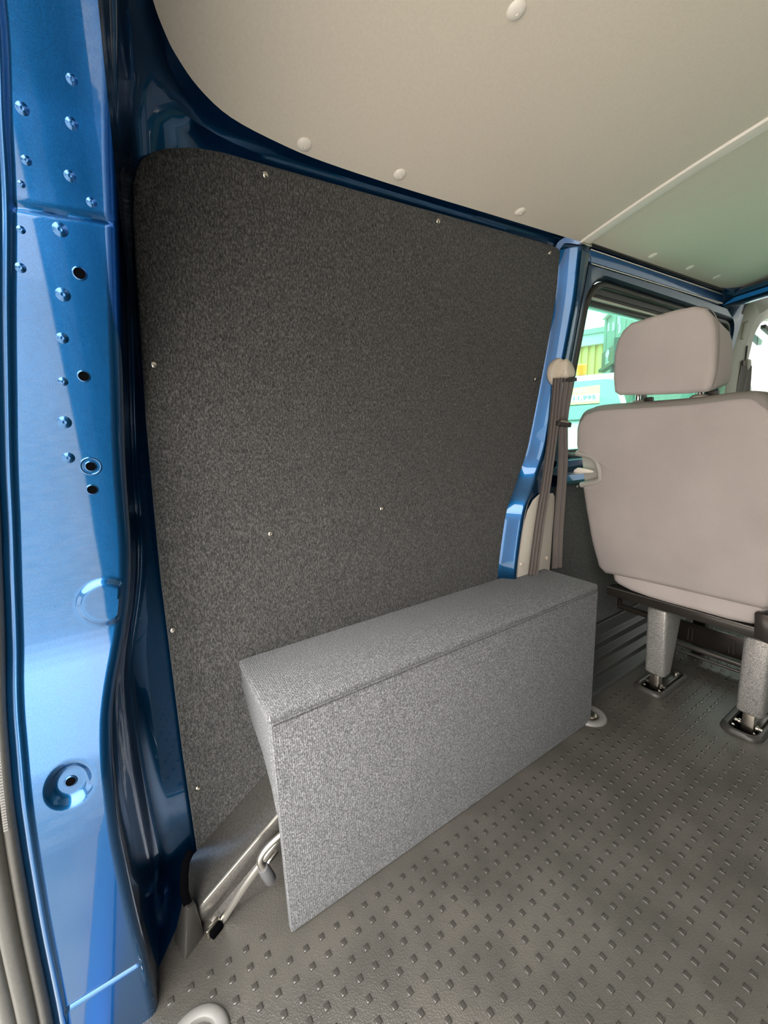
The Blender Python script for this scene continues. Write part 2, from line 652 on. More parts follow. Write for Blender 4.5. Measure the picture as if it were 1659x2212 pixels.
# panel outline (y, z) of the carpet board
P_left = [(0.984, 0.02), (0.984, 0.256), (0.990, 0.609), (1.001, 0.88), (1.013, 1.071), (1.018, 1.15)]
P_top = [(1.018, 1.15), (1.024, 1.19), (1.037, 1.215), (1.060, 1.230), (1.101, 1.243), (1.139, 1.248), (1.199, 1.250), (1.458, 1.260), (1.676, 1.269), (1.890, 1.277), (1.925, 1.276), (1.939, 1.266)]
P_right = [(1.830, 0.02), (1.826, 0.30), (1.832, 0.446), (1.848, 0.541), (1.866, 0.627), (1.909, 0.696), (1.936, 0.774), (1.944, 0.902), (1.951, 1.056), (1.953, 1.176), (1.939, 1.266)]
PR_tab = [(z, y) for y, z in P_right]
PL_tab = [(z, y) for y, z in P_left]

# outer skin (rear section, then round the window)
m = MB()
zs = [-0.1, 0.2, 0.45, 0.72, 0.9, 1.05, 1.2, 1.30, 1.345]
m.grid([[(xw(z) - 0.035, y, z) for y in (0.83, 1.2, 1.6, 2.0)] for z in zs])
m.build('body_skin', 'paint', wl)
WY0, WY1, WZ0, WZ1, WR = 2.084, 3.085, 0.755, 1.236, 0.075


def rrect(y0, y1, z0, z1, r, k=6):
    out = []
    for cy, cz, a0 in ((y1 - r, z1 - r, 0), (y0 + r, z1 - r, 90), (y0 + r, z0 + r, 180), (y1 - r, z0 + r, 270)):
        for i in range(k + 1):
            a = radians(a0 + 90 * i / k)
            out.append((cy + r * cos(a), cz + r * sin(a)))
    return out


def ring_at(y0, y1, z0, z1, r, off):
    return [(xw(z) + off, y, z) for y, z in rrect(y0, y1, z0, z1, r)]


def outer_match(y0, y1, z0, z1, off, k=6):
    """rectangle sampled to match rrect point for point"""
    out = []
    cy, cz = (y0 + y1) / 2, (z0 + z1) / 2
    for ky, kz in ((y1, z1), (y0, z1), (y0, z0), (y1, z0)):
        for i in range(k + 1):
            t = i / k
            if (ky, kz) == (y1, z1):
                p = (y1, lerp(z1 - 0.08, z1, min(1, 2 * t))) if t < 0.5 else (lerp(y1, y1 - 0.08, 2 * t - 1), z1)
            elif (ky, kz) == (y0, z1):
                p = (lerp(y0 + 0.08, y0, min(1, 2 * t)), z1) if t < 0.5 else (y0, lerp(z1, z1 - 0.08, 2 * t - 1))
            elif (ky, kz) == (y0, z0):
                p = (y0, lerp(z0 + 0.08, z0, min(1, 2 * t))) if t < 0.5 else (lerp(y0, y0 + 0.08, 2 * t - 1), z0)
            else:
                p = (lerp(y1 - 0.08, y1, min(1, 2 * t)), z0) if t < 0.5 else (y1, lerp(z0, z0 + 0.08, 2 * t - 1))
            out.append((xw(p[1]) + off, p[0], p[1]))
    return out


t1 = struct(empty('trim_1', (-0.75, 2, 0)), 'blue painted pillar, roof rail and window surround of the left side', 'trim')
# window surround: face, inner reveal, outer skin
m = MB()
m.grid([outer_match(2.045, 3.13, 0.665, 1.268, 0.012), ring_at(WY0 - 0.022, WY1 + 0.012, WZ0 - 0.015, WZ1 + 0.012, WR, 0.010), ring_at(WY0 - 0.012, WY1 + 0.006, WZ0 - 0.008, WZ1 + 0.006, WR, 0.001), ring_at(WY0 - 0.008, WY1 + 0.004, WZ0 - 0.004, WZ1 + 0.004, WR, -0.03)], closed_u=True)
m.build('window_surround', 'paint_rough', t1)
m = MB()
m.grid([outer_match(2.0, 3.4, 0.45, 1.345, -0.04), ring_at(WY0 - 0.01, WY1 + 0.005, WZ0 - 0.005, WZ1 + 0.005, WR, -0.04)], closed_u=True)
m.grid([[(xw(z) - 0.04, y, z) for y in (2.0, 2.5, 3.4)] for z in (-0.1, 0.2, 0.45)])
m.build('body_skin', 'paint', wl)

# bright strip (edge of the pillar beside the carpet) with its kink at the waist
zs = [0.02 + 1.255 * i / 70 for i in range(71)]
rows = []
for z in zs:
    y0 = smooth_tab(PR_tab, z, 0.03) - 0.008
    wdt = lerp(0.043, 0.042, min(1, max(0, (z - 0.45) / 0.5)))
    row = []
    for t, o in ((0, -0.008), (0.1, 0.002), (0.3, 0.013), (0.62, 0.031), (0.74, 0.0365), (0.84, 0.0385), (1.0, 0.036)):
        row.append((xw(z) + o, y0 + wdt * t, z))
    yb = max(2.028, y0 + wdt + 0.01)
    row.append((xw(z) + 0.026, y0 + wdt + 0.006, z))
    row.append((xw(z) + 0.022, lerp(y0 + wdt, yb, 0.6), z))
    row.append((xw(z) + 0.020, yb, z))
    row.append((xw(z) + 0.012, yb + 0.010, z))
    row.append((xw(z) + 0.010, yb + 0.03, z))
    row.append((xw(z) - 0.02, yb + 0.034, z))
    rows.append(row)
MB().grid(rows).build('pillar_skin', 'paint', t1)

# roof rail over the carpet panel: from the panel's top edge up to the lining's edge
A = [(xw(z) - 0.004, y, z) for y, z in [(1.000, 0.88), (1.006, 1.0), (1.012, 1.09)] + P_top]
A = resample([(p[0], p[1] - 0.004, p[2] - 0.004) for p in A], 60)
B0 = [(x, y, zc(x, y) + 0.003) for x, y in [(0.0, 0.99), (-0.25, 1.0), (-0.42, 1.02), (-0.50, 1.029)] + edge]
B = resample(B0, 60)
# let the long straight run pair up by y, the corner by arc length
Bs = []
yb = [(p.y, p) for p in [Vector(q) for q in B0]]
for i, a in enumerate(A):
    if a.y > 1.20:
        best = None
        for p, q in zip(B0, B0[1:]):
            if p[1] <= a.y <= q[1] and q[0] < -0.7:
                t = (a.y - p[1]) / max(1e-6, q[1] - p[1])
                best = Vector(p).lerp(Vector(q), t)
        Bs.append(best or Vector(B0[-1]))
    else:
        Bs.append(None)
k0 = next(i for i, b in enumerate(Bs) if b is not None)
stop = Bs[k0]
part = []
for p in B0:
    if p[1] < stop.y or p[0] > -0.7:
        part.append(p)
part.append(tuple(stop))
for i, p in enumerate(resample(part, k0 + 1)[:k0]):
    Bs[i] = p
rows = [[], [], [], [], [], []]
for a, b in zip(A, Bs):
    out = Vector((-0.030, -0.004, 0.020)) * min(1, (b - a).length / 0.08)
    for k, t in enumerate((0, 0.2, 0.4, 0.6, 0.8, 1.0)):
        rows[k].append(a.lerp(b, t) + out * sin(pi * t))
MB().grid(rows).build('roof_rail', 'paint', t1)
# pressed gusset where rail and pillar meet
MB().hull([(-0.722, 1.94, 1.292), (-0.722, 2.03, 1.300), (-0.735, 1.93, 1.272), (-0.712, 1.985, 1.262), (-0.706, 2.02, 1.290), (-0.712, 2.05, 1.262), (-0.74, 2.05, 1.27)], 0.004).build('corner_gusset', 'paint', t1)
MB().box((-0.717, 1.988, 1.288), (-0.700, 2.024, 1.294), 0.002).build('joint_clip', 'steel', t1)

# rail over the window: dark gap, bright blue channel, ledge
prof = [(-0.706, 1.305), (-0.712, 1.296), (-0.722, 1.292), (-0.722, 1.287), (-0.7095, 1.287), (-0.7075, 1.284), (-0.7135, 1.262), (-0.7175, 1.2595), (-0.724, 1.262), (-0.728, 1.258), (-0.735, 1.252), (-0.742, 1.25), (-0.78, 1.26)]
rows = []
for i in range(13):
    y = lerp(2.025, 2.90, i / 12)
    dz = 0.020 * (y - 2.02)
    rows.append([(x + 0.002 * (y - 2.0), y, z + dz) for x, z in prof])
MB().grid(rows).build('window_rail', 'paint', t1)
MB().tube([(-0.7085, 2.03, 1.2875), (-0.7065, 2.89, 1.3045)], 0.0016, 8).build('rail_highlight', 'steel', t1)  # these two steel lines stand in for highlights along the rail edges
MB().tube([(-0.7155, 2.05, 1.2600), (-0.7135, 2.89, 1.2770)], 0.0016, 8).build('rail_highlight', 'steel', t1)
MB().box((-0.735, 2.03, 1.306), (-0.703, 2.90, 1.314), 0.002, rot=Matrix.Rotation(0.020, 3, 'X').to_4x4()).build('gap_strip', 'dark_plastic', t1)  # dark strip filling the space between lining edge and rail

# ------------------------------------------------------------------ left window
w1 = struct(empty('window_1', (-0.8, 2.6, 1.0)), 'sliding side window in a black rubber seal with green tinted glass', 'window')
ringc = [(xw(z) - 0.004, y, z) for y, z in rrect(WY0 + 0.002, WY1 - 0.002, WZ0 + 0.002, WZ1 - 0.004, WR - 0.004)]
MB().tube(ringc, 0.0085, 10, closed=True).build('rubber_seal', 'rubber', w1)
m = MB()
m.grid([ring_at(WY0 - 0.004, WY1 + 0.004, WZ0 - 0.004, WZ1 + 0.004, WR, -0.012), ring_at(WY0 + 0.010, WY1 - 0.03, WZ0 + 0.02, WZ1 - 0.024, WR - 0.02, -0.016), ring_at(WY0 + 0.010, WY1 - 0.03, WZ0 + 0.02, WZ1 - 0.024, WR - 0.02, -0.05)], closed_u=True)
m.build('outer_frame', 'dark_plastic', w1)


def rail_box(y0, y1, z0, z1, o0, o1, name, mat, bevel=0.0015):
    zm = (z0 + z1) / 2
    return MB().box((xw(zm) + o0, y0, z0), (xw(zm) + o1, y1, z1), bevel).build(name, mat, w1)


rail_box(2.105, 3.05, 1.207, 1.222, -0.046, -0.020, 'top_track', 'dark_plastic')
rail_box(2.115, 2.98, 1.2215, 1.2235, -0.030, -0.019, 'track_bead', 'steel', 0.0005)
rail_box(2.11, 3.0, 1.200, 1.2075, -0.045, -0.021, 'alloy_strip', 'alloy')
rail_box(2.11, 2.56, 1.188, 1.200, -0.048, -0.028, 'glass_channel', 'mid_plastic')
rail_box(2.105, 2.545, 1.1835, 1.188, -0.046, -0.034, 'glass_edge', 'glass_edge', 0.0005)
rail_box(2.54, 2.575, 0.78, 1.20, -0.050, -0.024, 'centre_post', 'dark_plastic')
rail_box(2.555, 2.60, 1.165, 1.19, -0.028, -0.012, 'catch', 'mid_plastic', 0.004)


def pane(y0, y1, z0, z1, off, name):
    m = MB()
    m.prism([(xw(z) + off, y, z) for y, z in ((y0, z0), (y1, z0), (y1, z1), (y0, z1))], (-0.004, 0, 0))
    return m.build(name, 'glass', w1, smooth=0)


pane(2.085, 2.555, 0.77, 1.19, -0.040, 'glass_pane')
pane(2.555, 3.06, 0.77, 1.21, -0.040, 'glass_pane')
# ledge under the window
m = MB()
prof = [(0.012, 0.668), (0.030, 0.670), (0.036, 0.682), (0.030, 0.700), (0.012, 0.706), (0.010, 0.722), (0.020, 0.728), (0.022, 0.744), (0.004, 0.752), (-0.02, 0.753)]
m.grid([[(xw(z) + o, y, z) for o, z in prof] for y in (2.05, 2.4, 2.8, 3.13)])
m.build('waist_ledge', 'paint', t1)
MB().prism([(-0.812, 3.09, 0.0), (-0.86, 3.09, 0.0), (-0.86, 3.09, 0.75), (-0.812, 3.09, 0.75)], (0, 1.0, 0), 0.004).build('cab_door_lower', 'lining', wl)

# ------------------------------------------------------------------ rear pillar
XF = [(-0.2, -0.640), (0.36, -0.640), (0.42, -0.645), (0.58, -0.700), (0.64, -0.705), (0.75, -0.700), (0.95, -0.675), (1.10, -0.650), (1.20, -0.620), (1.26, -0.580), (1.31, -0.50), (1.34, -0.38)]
YR = [(-0.05, 0.898), (0.06, 0.898), (0.206, 0.894), (0.323, 0.893), (0.45, 0.899), (0.504, 0.908), (0.558, 0.926), (0.619, 0.943), (0.685, 0.953), (0.813, 0.962), (0.982, 0.981), (1.081, 0.992), (1.165, 1.001), (1.217, 1.010), (1.30, 1.02), (1.36, 1.03)]
YL = [(-0.05, 0.792), (0.091, 0.800), (0.242, 0.803), (0.406, 0.810), (0.537, 0.813), (0.649, 0.826), (0.82, 0.850), (0.971, 0.875), (1.082, 0.896), (1.173, 0.910), (1.231, 0.923), (1.36, 0.93)]
wr = struct(empty('wall_rear', (-0.68, 0.9, 0)), 'glossy blue painted metal rear door pillar with bumps and holes', 'pillar')
GROOVES = [lambda y: 1.084 + (y - 0.889) * 0.06, lambda y: 0.103]
BOSS = (0.915, 0.626, 0.0245)
DISH = (0.8515, 0.4155, 0.030)


def relief(y, z):
    h = 0.0
    d = sqrt((y - BOSS[0]) ** 2 + (z - BOSS[1]) ** 2)
    if d < 0.034:
        t = min(1, max(0, (0.034 - d) / 0.009))
        h += 0.0055 * t * t * (3 - 2 * t)
    d = sqrt(((y - DISH[0]) / 0.90) ** 2 + ((z - DISH[1]) / 1.0) ** 2)
    if d < DISH[2]:
        t = min(1, (DISH[2] - d) / 0.015)
        h -= 0.0085 * t * t * (3 - 2 * t)
    for i, gz in enumerate(GROOVES):
        d = abs(z - gz(y))
        if d < 0.006:
            h -= 0.0035 * (1 - d / 0.006) ** 2
    return h


NZ = 520
rows = []
NY = 44
for i in range(NZ + 1):
    z = -0.04 + (1.372 + 0.0) * i / NZ
    xs = smooth_tab(XF, z, 0.022)
    yl, yr = smooth_tab(YL, z, 0.03), smooth_tab(YR, z, 0.03)
    row = []
    # outer flange and bright bead
    row.append((xs - 0.030, yl - 0.045, z))
    row.append((xs - 0.016, yl - 0.022, z))
    row.append((xs - 0.010, yl - 0.012, z))
    row.append((xs - 0.004, yl - 0.007, z))
    row.append((xs + 0.0022, yl - 0.004, z))
    row.append((xs + 0.0030, yl - 0.001, z))
    row.append((xs + 0.0012, yl + 0.002, z))
    for j in range(NY + 1):
        y = lerp(yl + 0.005, yr - 0.013, j / NY)
        row.append((xs + relief(y, z), y, z))
    R = 0.013
    g = min(abs(z - GROOVES[0](yr)), 1)
    gr = -0.003 * (1 - g / 0.006) ** 2 if g < 0.006 else 0
    for j in range(1, 6):
        a = radians(80) * j / 5
        row.append((xs - R + R * cos(a) + gr, yr - R + R * sin(a), z))
    # dark return running back to the side wall
    xe, ye = xs - R + R * cos(radians(80)), yr - R + R * sin(radians(80))
    xt, yt = min(xw(z) - 0.022, xs - 0.02), interp(z, PL_tab) + 0.012
    for t, q in ((0.35, 0.04), (0.7, 0.10), (0.9, 0.22), (0.98, 0.5), (1.0, 1.0)):
        row.append((lerp(xe, xt, t), lerp(ye, yt, q), z))
    rows.append(row)
MB().grid(rows).build('pillar_skin', 'paint', wr, smooth=60)
# spot welds
welds = [(0.968, 1.199), (0.923, 1.166), (0.962, 1.166), (0.918, 1.126), (0.953, 1.122), (0.910, 1.105), (0.969, 1.103), (0.902, 1.064), (0.936, 1.071), (0.895, 1.028), (0.928, 1.007), (0.920, 0.961), (0.913, 0.913), (0.907, 0.866), (0.904, 0.823)]
sizes = [.9, 1, 1, .8, 1, .6, .9, .7, 1.3, .9, 1.3, 1.1, .9, 1.3, 1.2]


def normal_at(z):
    e = 0.01
    s_ = (smooth_tab(XF, z + e, 0.022) - smooth_tab(XF, z - e, 0.022)) / (2 * e)
    return Vector((1, 0, -s_)).normalized()


for (y, z), s_ in zip(welds, sizes):
    r = 0.0048 * s_
    nn = normal_at(z)
    m = MB().lathe(Vector((smooth_tab(XF, z, 0.022), y, z)) - nn * 0.0004, nn, [(r * 1.5, 0), (r * 1.1, 0.0005), (r * 0.75, 0.0014), (r * 0.45, 0.0019), (r * 0.25, 0.0018), (0, 0.0016)], 14)
    m.build('spot_weld', 'paint', wr, smooth=80)
holes = [(0.947, 1.031, 0.0058), (0.934, 0.920, 0.0055), (0.925, 0.811, 0.0055), (0.922, 0.781, 0.0055), (DISH[0], DISH[1], 0.0055)]
for i, (y, z, r) in enumerate(holes):
    nn = normal_at(z)
    c = Vector((smooth_tab(XF, z, 0.022), y, z)) + Vector((relief(y, z), 0, 0))
    MB().lathe(c, nn, [(r * 1.28, 0.0002), (r * 1.18, 0.0011), (r, 0.0011), (r * 0.98, 0.0004)], 18).build('hole_rim', 'paint', wr, smooth=80)
    MB().lathe(c, nn, [(r, 0.0007), (r * 0.5, 0.0006), (0, 0.0006)], 18).build('hole', 'void', wr)  # flat black disc painted for the dark inside the hole
    if i == 2:
        MB().lathe(c, nn, [(r * 2.2, 0.0001), (r * 2.05, 0.0008), (r * 1.85, 0.0008), (r * 1.7, 0.0001)], 20).build('hole_rim', 'paint', wr, smooth=80)
# outer jamb beyond the rubber seal
m = MB()
m.hull([(-0.70, 0.68, -0.25), (-0.86, 0.68, -0.25), (-0.86, 0.74, 0.55), (-0.72, 0.765, 0.55), (-0.715, 0.735, 0.16), (-0.70, 0.745, -0.25), (-0.86, 0.70, 0.55)], 0.01)
m.build('outer_jamb', 'paint', wr)
MB().tube([(-0.712, 0.700, 0.188), (-0.700, 0.716, 0.192), (-0.698, 0.740, 0.186), (-0.712, 0.752, 0.176)], 0.006, 8).build('striker_loop', 'chrome', wr)
MB().box((-0.724, 0.690, 0.150), (-0.706, 0.755, 0.200), 0.006).build('striker_plate', 'steel', wr)
# sill and header closing the rear frame
MB().box((-0.87, 0.74, -0.06), (-0.60, 1.02, -0.006), 0.002).build('recess_floor', 'paint', wr)
MB().box((-0.875, 0.74, -0.1), (-0.855, 1.02, 1.30)).build('recess_back', 'paint', wr)
MB().box((-0.66, 0.80, -0.16), (0.66, 0.862, -0.004), 0.012).build('rear_sill', 'paint', wr)
rows = []
for j in range(31):
    x = lerp(-0.55, 0.55, j / 30)
    zz = zc(x, 1.03)
    rows.append([(x, 1.032, zz + 0.006), (x, 1.005, zz - 0.012), (x, 0.96, zz - 0.02), (x, 0.90, zz - 0.015), (x, 0.86, zz + 0.01), (x, 0.84, zz + 0.06)])
MB().grid(rows).build('rear_header', 'paint', wr)

# right-hand rear pillar, side wall and door opening (behind the photographer)
wq = struct(empty('wall_right', (0.83, 2, 0)), 'right side wall of the van with a carpeted panel and side window', 'wall')
m = MB()
m.box((0.82, 0.84, -0.1), (0.86, 2.08, 1.36))
m.box((0.82, 2.08, -0.1), (0.86, 3.1, 0.76))
m.build('side_panel', 'paint', wq)
m = MB()
m.box((0.80, 0.98, 0.03), (0.812, 2.0, 1.25), 0.004)
m.build('carpet_face', 'carpet_wall', wq)
MB().box((0.838, 2.08, 0.76), (0.842, 3.1, 1.30)).build('glass_pane', 'dimmed', wq, smooth=0)
MB().box((0.80, 3.05, -0.1), (0.86, 3.30, 1.36), 0.01).build('door_post', 'trim_light', wq)
MB().box((0.82, 3.30, -0.1), (0.86, 4.1, 0.75)).build('cab_door_lower', 'lining', wq)
MB().box((0.70, 0.80, -0.1), (0.83, 0.95, 1.36), 0.02).build('rear_post', 'paint', wq)
MB().box((0.74, 2.0, 1.29), (0.84, 3.1, 1.36), 0.01).build('door_header', 'paint', wq)

# ------------------------------------------------------------------ cab end: header, pillar trim, dash
wf = struct(empty('wall_front', (0, 3.3, 0)), 'cab end of the van with blue roof header and cream pillar trim', 'wall')
rows = []
for j in range(41):
    x = lerp(-0.735, 0.735, j / 40)
    dz = 0.055 * (1 - (x / 0.73) ** 2)
    y = 2.93 + 0.07 * (1 - (x / 0.73) ** 2)
    z0 = 1.262 + dz
    rows.append([(x, y + 0.06, z0 + 0.06), (x, y - 0.012, z0 + 0.052), (x, y - 0.022, z0 + 0.044), (x, y - 0.024, z0 + 0.030), (x, y - 0.014, z0 + 0.026), (x, y - 0.012, z0 + 0.012), (x, y - 0.002, z0 + 0.006), (x, y + 0.04, z0 + 0.004)])
MB().grid(rows).build('roof_header', 'paint', wf)
MB().hull([(-0.735, 2.86, 1.325), (-0.70, 2.86, 1.322), (-0.712, 2.90, 1.285), (-0.745, 2.90, 1.27), (-0.66, 2.96, 1.30), (-0.72, 3.10, 1.24), (-0.70, 3.06, 1.30), (-0.78, 3.1, 1.20)], 0.006).build('header_corner', 'paint', wf)
# cream pillar trim with the arched door aperture
outer = [(3.09, 0.70), (3.10, 1.00), (3.118, 1.11), (3.131, 1.167), (3.155, 1.225), (3.178, 1.261), (3.215, 1.31), (3.27, 1.345), (3.47, 1.392), (3.75, 1.40)]
inner = [(3.275, 0.70), (3.262, 0.968), (3.258, 1.065), (3.268, 1.17), (3.29, 1.215), (3.316, 1.249), (3.345, 1.28), (3.382, 1.304), (3.483, 1.34), (3.75, 1.36)]
inner2 = [(3.36, 0.70), (3.345, 0.96), (3.350, 1.05), (3.375, 1.15), (3.388, 1.19), (3.405, 1.225), (3.43, 1.255), (3.46, 1.28), (3.53, 1.31), (3.75, 1.33)]
m = MB()
O = resample([(-0.742, y, z) for y, z in outer], 40)
I = resample([(-0.740, y, z) for y, z in inner], 40)
I2 = resample([(-0.755, y, z) for y, z in inner2], 40)
I3 = [Vector((-0.83, p.y + 0.01, p.z - 0.004)) for p in I2]
O2 = [Vector((-0.80, p.y, p.z)) for p in O]
m.grid([O2, O, [o.lerp(i, 0.06) + Vector((0.004, 0, 0)) for o, i in zip(O, I)], [o.lerp(i, 0.94) + Vector((0.004, 0, 0)) for o, i in zip(O, I)], I, I2, I3])
m.build('pillar_trim', 'trim_light', wf)
MB().prism([(-0.739, 3.19, 1.185), (-0.739, 3.215, 1.185), (-0.739, 3.25, 1.245), (-0.739, 3.24, 1.262), (-0.739, 3.20, 1.25)], (0.008, 0, 0), 0.003).build('trim_cover', 'trim_light', wf)
MB().prism([(-0.742, 3.49, 1.279), (-0.742, 3.75, 1.243), (-0.742, 3.75, 1.219), (-0.742, 3.49, 1.262)], (-0.02, 0, 0), 0.004).build('grab_bar', 'dark_plastic', wf)
MB().hull([(-0.82, 4.15, 0.0), (0.82, 4.15, 0), (-0.82, 4.0, 0.78), (0.82, 4.0, 0.78), (-0.82, 3.75, 0.70), (0.82, 3.75, 0.70), (-0.82, 3.8, 0.3), (0.82, 3.8, 0.3)], 0.03).build('dashboard', 'dark_plastic', wf)
m = MB()
m.prism([(-0.80, 4.05, 0.74), (0.80, 4.05, 0.74), (0.68, 3.62, 1.38), (-0.68, 3.62, 1.38)], (0, 0.004, 0.002))
m.build('windscreen', 'clear', wf, smooth=0)
MB().prism([(0.845, 3.30, 0.75), (0.845, 4.05, 0.75), (0.79, 3.62, 1.36), (0.79, 3.30, 1.36)], (0.004, 0, 0)).build('door_glass', 'dimmed', wf, smooth=0)
d1 = struct(empty('window_2', (-0.8, 3.6, 1.0)), 'cab door window seen beyond the head restraint', 'window')
m = MB()
m.face([(-0.842 + (z - 0.72) * 0.10, y, z) for y, z in ((3.30, 0.72), (4.1, 0.72), (4.05, 1.1), (3.9, 1.36), (3.5, 1.36), (3.36, 1.25), (3.30, 1.0))])
m.build('glass_pane', 'glass', d1, smooth=0)

# ================================================================== THINGS
# ------------------------------------------------------------------ carpet panels
def coons(L, R, B_, T, nu, nv):
    L, R = resample(L, nv + 1), resample(R, nv + 1)
    B_, T = resample(B_, nu + 1), resample(T, nu + 1)
    rows = []
    for i in range(nv + 1):
        v = i / nv
        row = []
        for j in range(nu + 1):
            u = j / nu
            p = L[i] * (1 - u) + R[i] * u + B_[j] * (1 - v) + T[j] * v - (L[0] * (1 - u) * (1 - v) + R[0] * u * (1 - v) + L[-1] * (1 - u) * v + R[-1] * u * v)
            row.append(p)
        rows.append(row)
    return rows


def panel_mesh(L, R, B_, T, off, nu=48, nv=56, thick=0.010):
    rows = coons(L, R, B_, T, nu, nv)
    P = [[Vector((xw(p.z) + off, p.y, p.z)) for p in r] for r in rows]
    c = Vector((0, (P[0][0].y + P[-1][-1].y) / 2, (P[0][0].z + P[-1][-1].z) / 2))
    loop = P[0][:-1] + [r[-1] for r in P[:-1]] + list(reversed(P[-1]))[:-1] + [r[0] for r in reversed(P)][:-1]
    m = MB()
    m.grid(P)
    o1 = []
    for i, p in enumerate(loop):
        t = loop[(i + 1) % len(loop)] - loop[i - 1]
        nrm = Vector((0, t.z, -t.y)).normalized()
        o1.append((p + nrm * 0.0025 + Vector((-0.002, 0, 0)), p + nrm * 0.003 + Vector((-thick, 0, 0))))
    m.grid([loop, [a for a, b in o1], [b for a, b in o1]], closed_u=True)
    return m


v3 = lambda pts: [Vector((0, y, z)) for y, z in pts]
Ltop = [(y, z) for y, z in P_left]
cp = thing('carpet_panel', 'large carpeted panel, darkened for shade, screwed to the left wall above the box', 'panel', (-0.82, 1.45, 0.02))
panel_mesh(v3(P_left), v3(P_right), v3([(0.984, 0.02), (1.830, 0.02)]), v3(P_top), 0.0, 60, 72).build('carpet_face', 'carpet_wall', cp, smooth=70)
scr = None
for y, z in [(1.200, 1.238), (1.544, 1.251), (1.896, 1.261), (1.917, 0.974), (1.017, 0.956), (1.181, 0.658), (1.439, 0.675), (0.993, 0.513), (0.997, 0.186)]:
    if z > 0.72:
        nn = Vector((1, 0, -0.165)).normalized()
    else:
        nn = Vector((1, 0, 0))
    m = MB().lathe((0, 0, 0), (1, 0, 0), [(0.0052, -0.001), (0.0052, 0.0012), (0.0040, 0.0026), (0.0018, 0.0030), (0.0015, 0.0014), (0, 0.0014)], 12)
    if scr is None:
        scr = m.build('screw', 'steel', cp, smooth=60)
        s_ = scr
    else:
        m.bm.free()
        s_ = dup(scr, cp)
    s_.matrix_basis = Matrix.Translation((xw(z) + 0.0005, y, z)) @ Vector((1, 0, 0)).rotation_difference(nn).to_matrix().to_4x4()

cp2 = thing('carpet_panel', 'carpeted panel, darkened for shade, below the side window beside the seat', 'panel', (-0.81, 2.5, 0.1))
panel_mesh(v3([(2.055, 0.10), (2.055, 0.662)]), v3([(3.08, 0.10), (3.08, 0.662)]), v3([(2.055, 0.10), (3.08, 0.10)]), v3([(2.055, 0.662), (3.08, 0.662)]), -0.005, 30, 20).build('carpet_face', 'carpet_wall', cp2, smooth=70)
for y, z in [(2.207, 0.652), (2.44, 0.115), (2.9, 0.652)]:
    s_ = dup(scr, cp2)
    s_.matrix_basis = Matrix.Translation((xw(z) - 0.004, y, z))

# ------------------------------------------------------------------ carpeted box over the wheel arch
bx = thing('wheel_arch_box', 'grey carpeted box covering the wheel arch on the floor', 'box', (-0.72, 1.55, 0))
BX, Y0, Y1, HB = -0.62, 1.0977, 2.0, 0.42
MB().box((BX - 0.016, Y0, 0.0), (BX, Y1, HB - 0.016), 0.004, 2).build('front_panel', 'carpet_box', bx)
m = MB()
lean = 0.005
m.prism([(BX + 0.003 - lean, Y0 - 0.002, HB - 0.019), (BX + 0.003 - lean, Y1 + 0.003, HB - 0.019), (-0.818, Y1 + 0.003, HB - 0.017), (-0.818, Y0 - 0.002, HB - 0.017)], (0, 0, 0.019), 0.007, 3)
m.build('top_panel', 'carpet_box', bx)
m = MB()
m.prism([(-0.818, Y0, HB - 0.022), (-0.818, Y0, HB - 0.060), (-0.770, Y0, 0.322), (-0.700, Y0, 0.298), (-0.660, Y0, 0.262), (-0.637, Y0, 0.215), (-0.637, Y0, HB - 0.022)], (0, 0.014, 0), 0.004)
m.build('end_panel', 'carpet_box', bx)
MB().box((-0.818, Y1 - 0.014, 0.0), (BX - 0.016, Y1, HB - 0.02), 0.004).build('end_panel', 'carpet_box', bx)
MB().tube([(BX - 0.0005, Y0 + 0.004, HB - 0.0185), (BX - 0.0005, Y1 - 0.004, HB - 0.0185)], 0.0016, 6).build('seam', 'carpet_wall', bx)

# ------------------------------------------------------------------ wheel arch under the box
wa = thing('wheel_arch', 'bare dark metal wheel arch rising behind the carpeted box', 'wheel arch', (-0.77, 1.1, 0))
AP = [(0.955, 0.036), (0.978, 0.050), (0.99, 0.058), (1.046, 0.0945), (1.104, 0.132), (1.18, 0.180), (1.28, 0.235), (1.40, 0.275), (1.50, 0.285), (1.62, 0.27), (1.75, 0.21), (1.88, 0.11), (1.95, 0.03)]
rows = []
for y, z in [(p.y, p.z) for p in curve_pts([(0, a, b) for a, b in AP], 4)]:
    r = [(-0.8185, y, z + 0.002), (-0.76, y, z), (-0.729, y, z - 0.001), (-0.722, y, z - 0.004), (-0.7185, y, z - 0.011), (-0.7185, y, max(z - 0.03, -0.002)), (-0.724, y, max(z - 0.036, -0.002)), (-0.724, y, max(z - 0.052, -0.002)), (-0.714, y, max(z - 0.058, -0.002)), (-0.712, y, max(z - 0.066, -0.003)), (-0.716, y, -0.004)]
    rows.append(r)
MB().grid(rows).build('arch_shell', 'arch_metal', wa, smooth=35)
fp = [(-0.706, 0.990, 0.001), (-0.705, 1.000, 0.004), (-0.703, 1.022, 0.028), (-0.702, 1.050, 0.055), (-0.701, 1.09, 0.088), (-0.701, 1.14, 0.122), (-0.70, 1.22, 0.16)]
MB().tube([(-0.7215, p.y, p.z - 0.0035) for p in curve_pts([(0, a_, b_) for a_, b_ in AP[1:8]], 4)], 0.0032, 8).build('lip_highlight', 'rod', wa)  # bright steel bead added as the highlight along the painted arch lip
MB().tube(curve_pts(fp, 5), 0.0052, 8, squash=(1.3, 0.8)).build('lower_flange', 'rod', wa)
MB().box((-0.706, 0.978, 0.0), (-0.690, 1.000, 0.012), 0.003, rot=Matrix.Rotation(0.5, 4, 'Z')).build('floor_clip', 'void', wa)
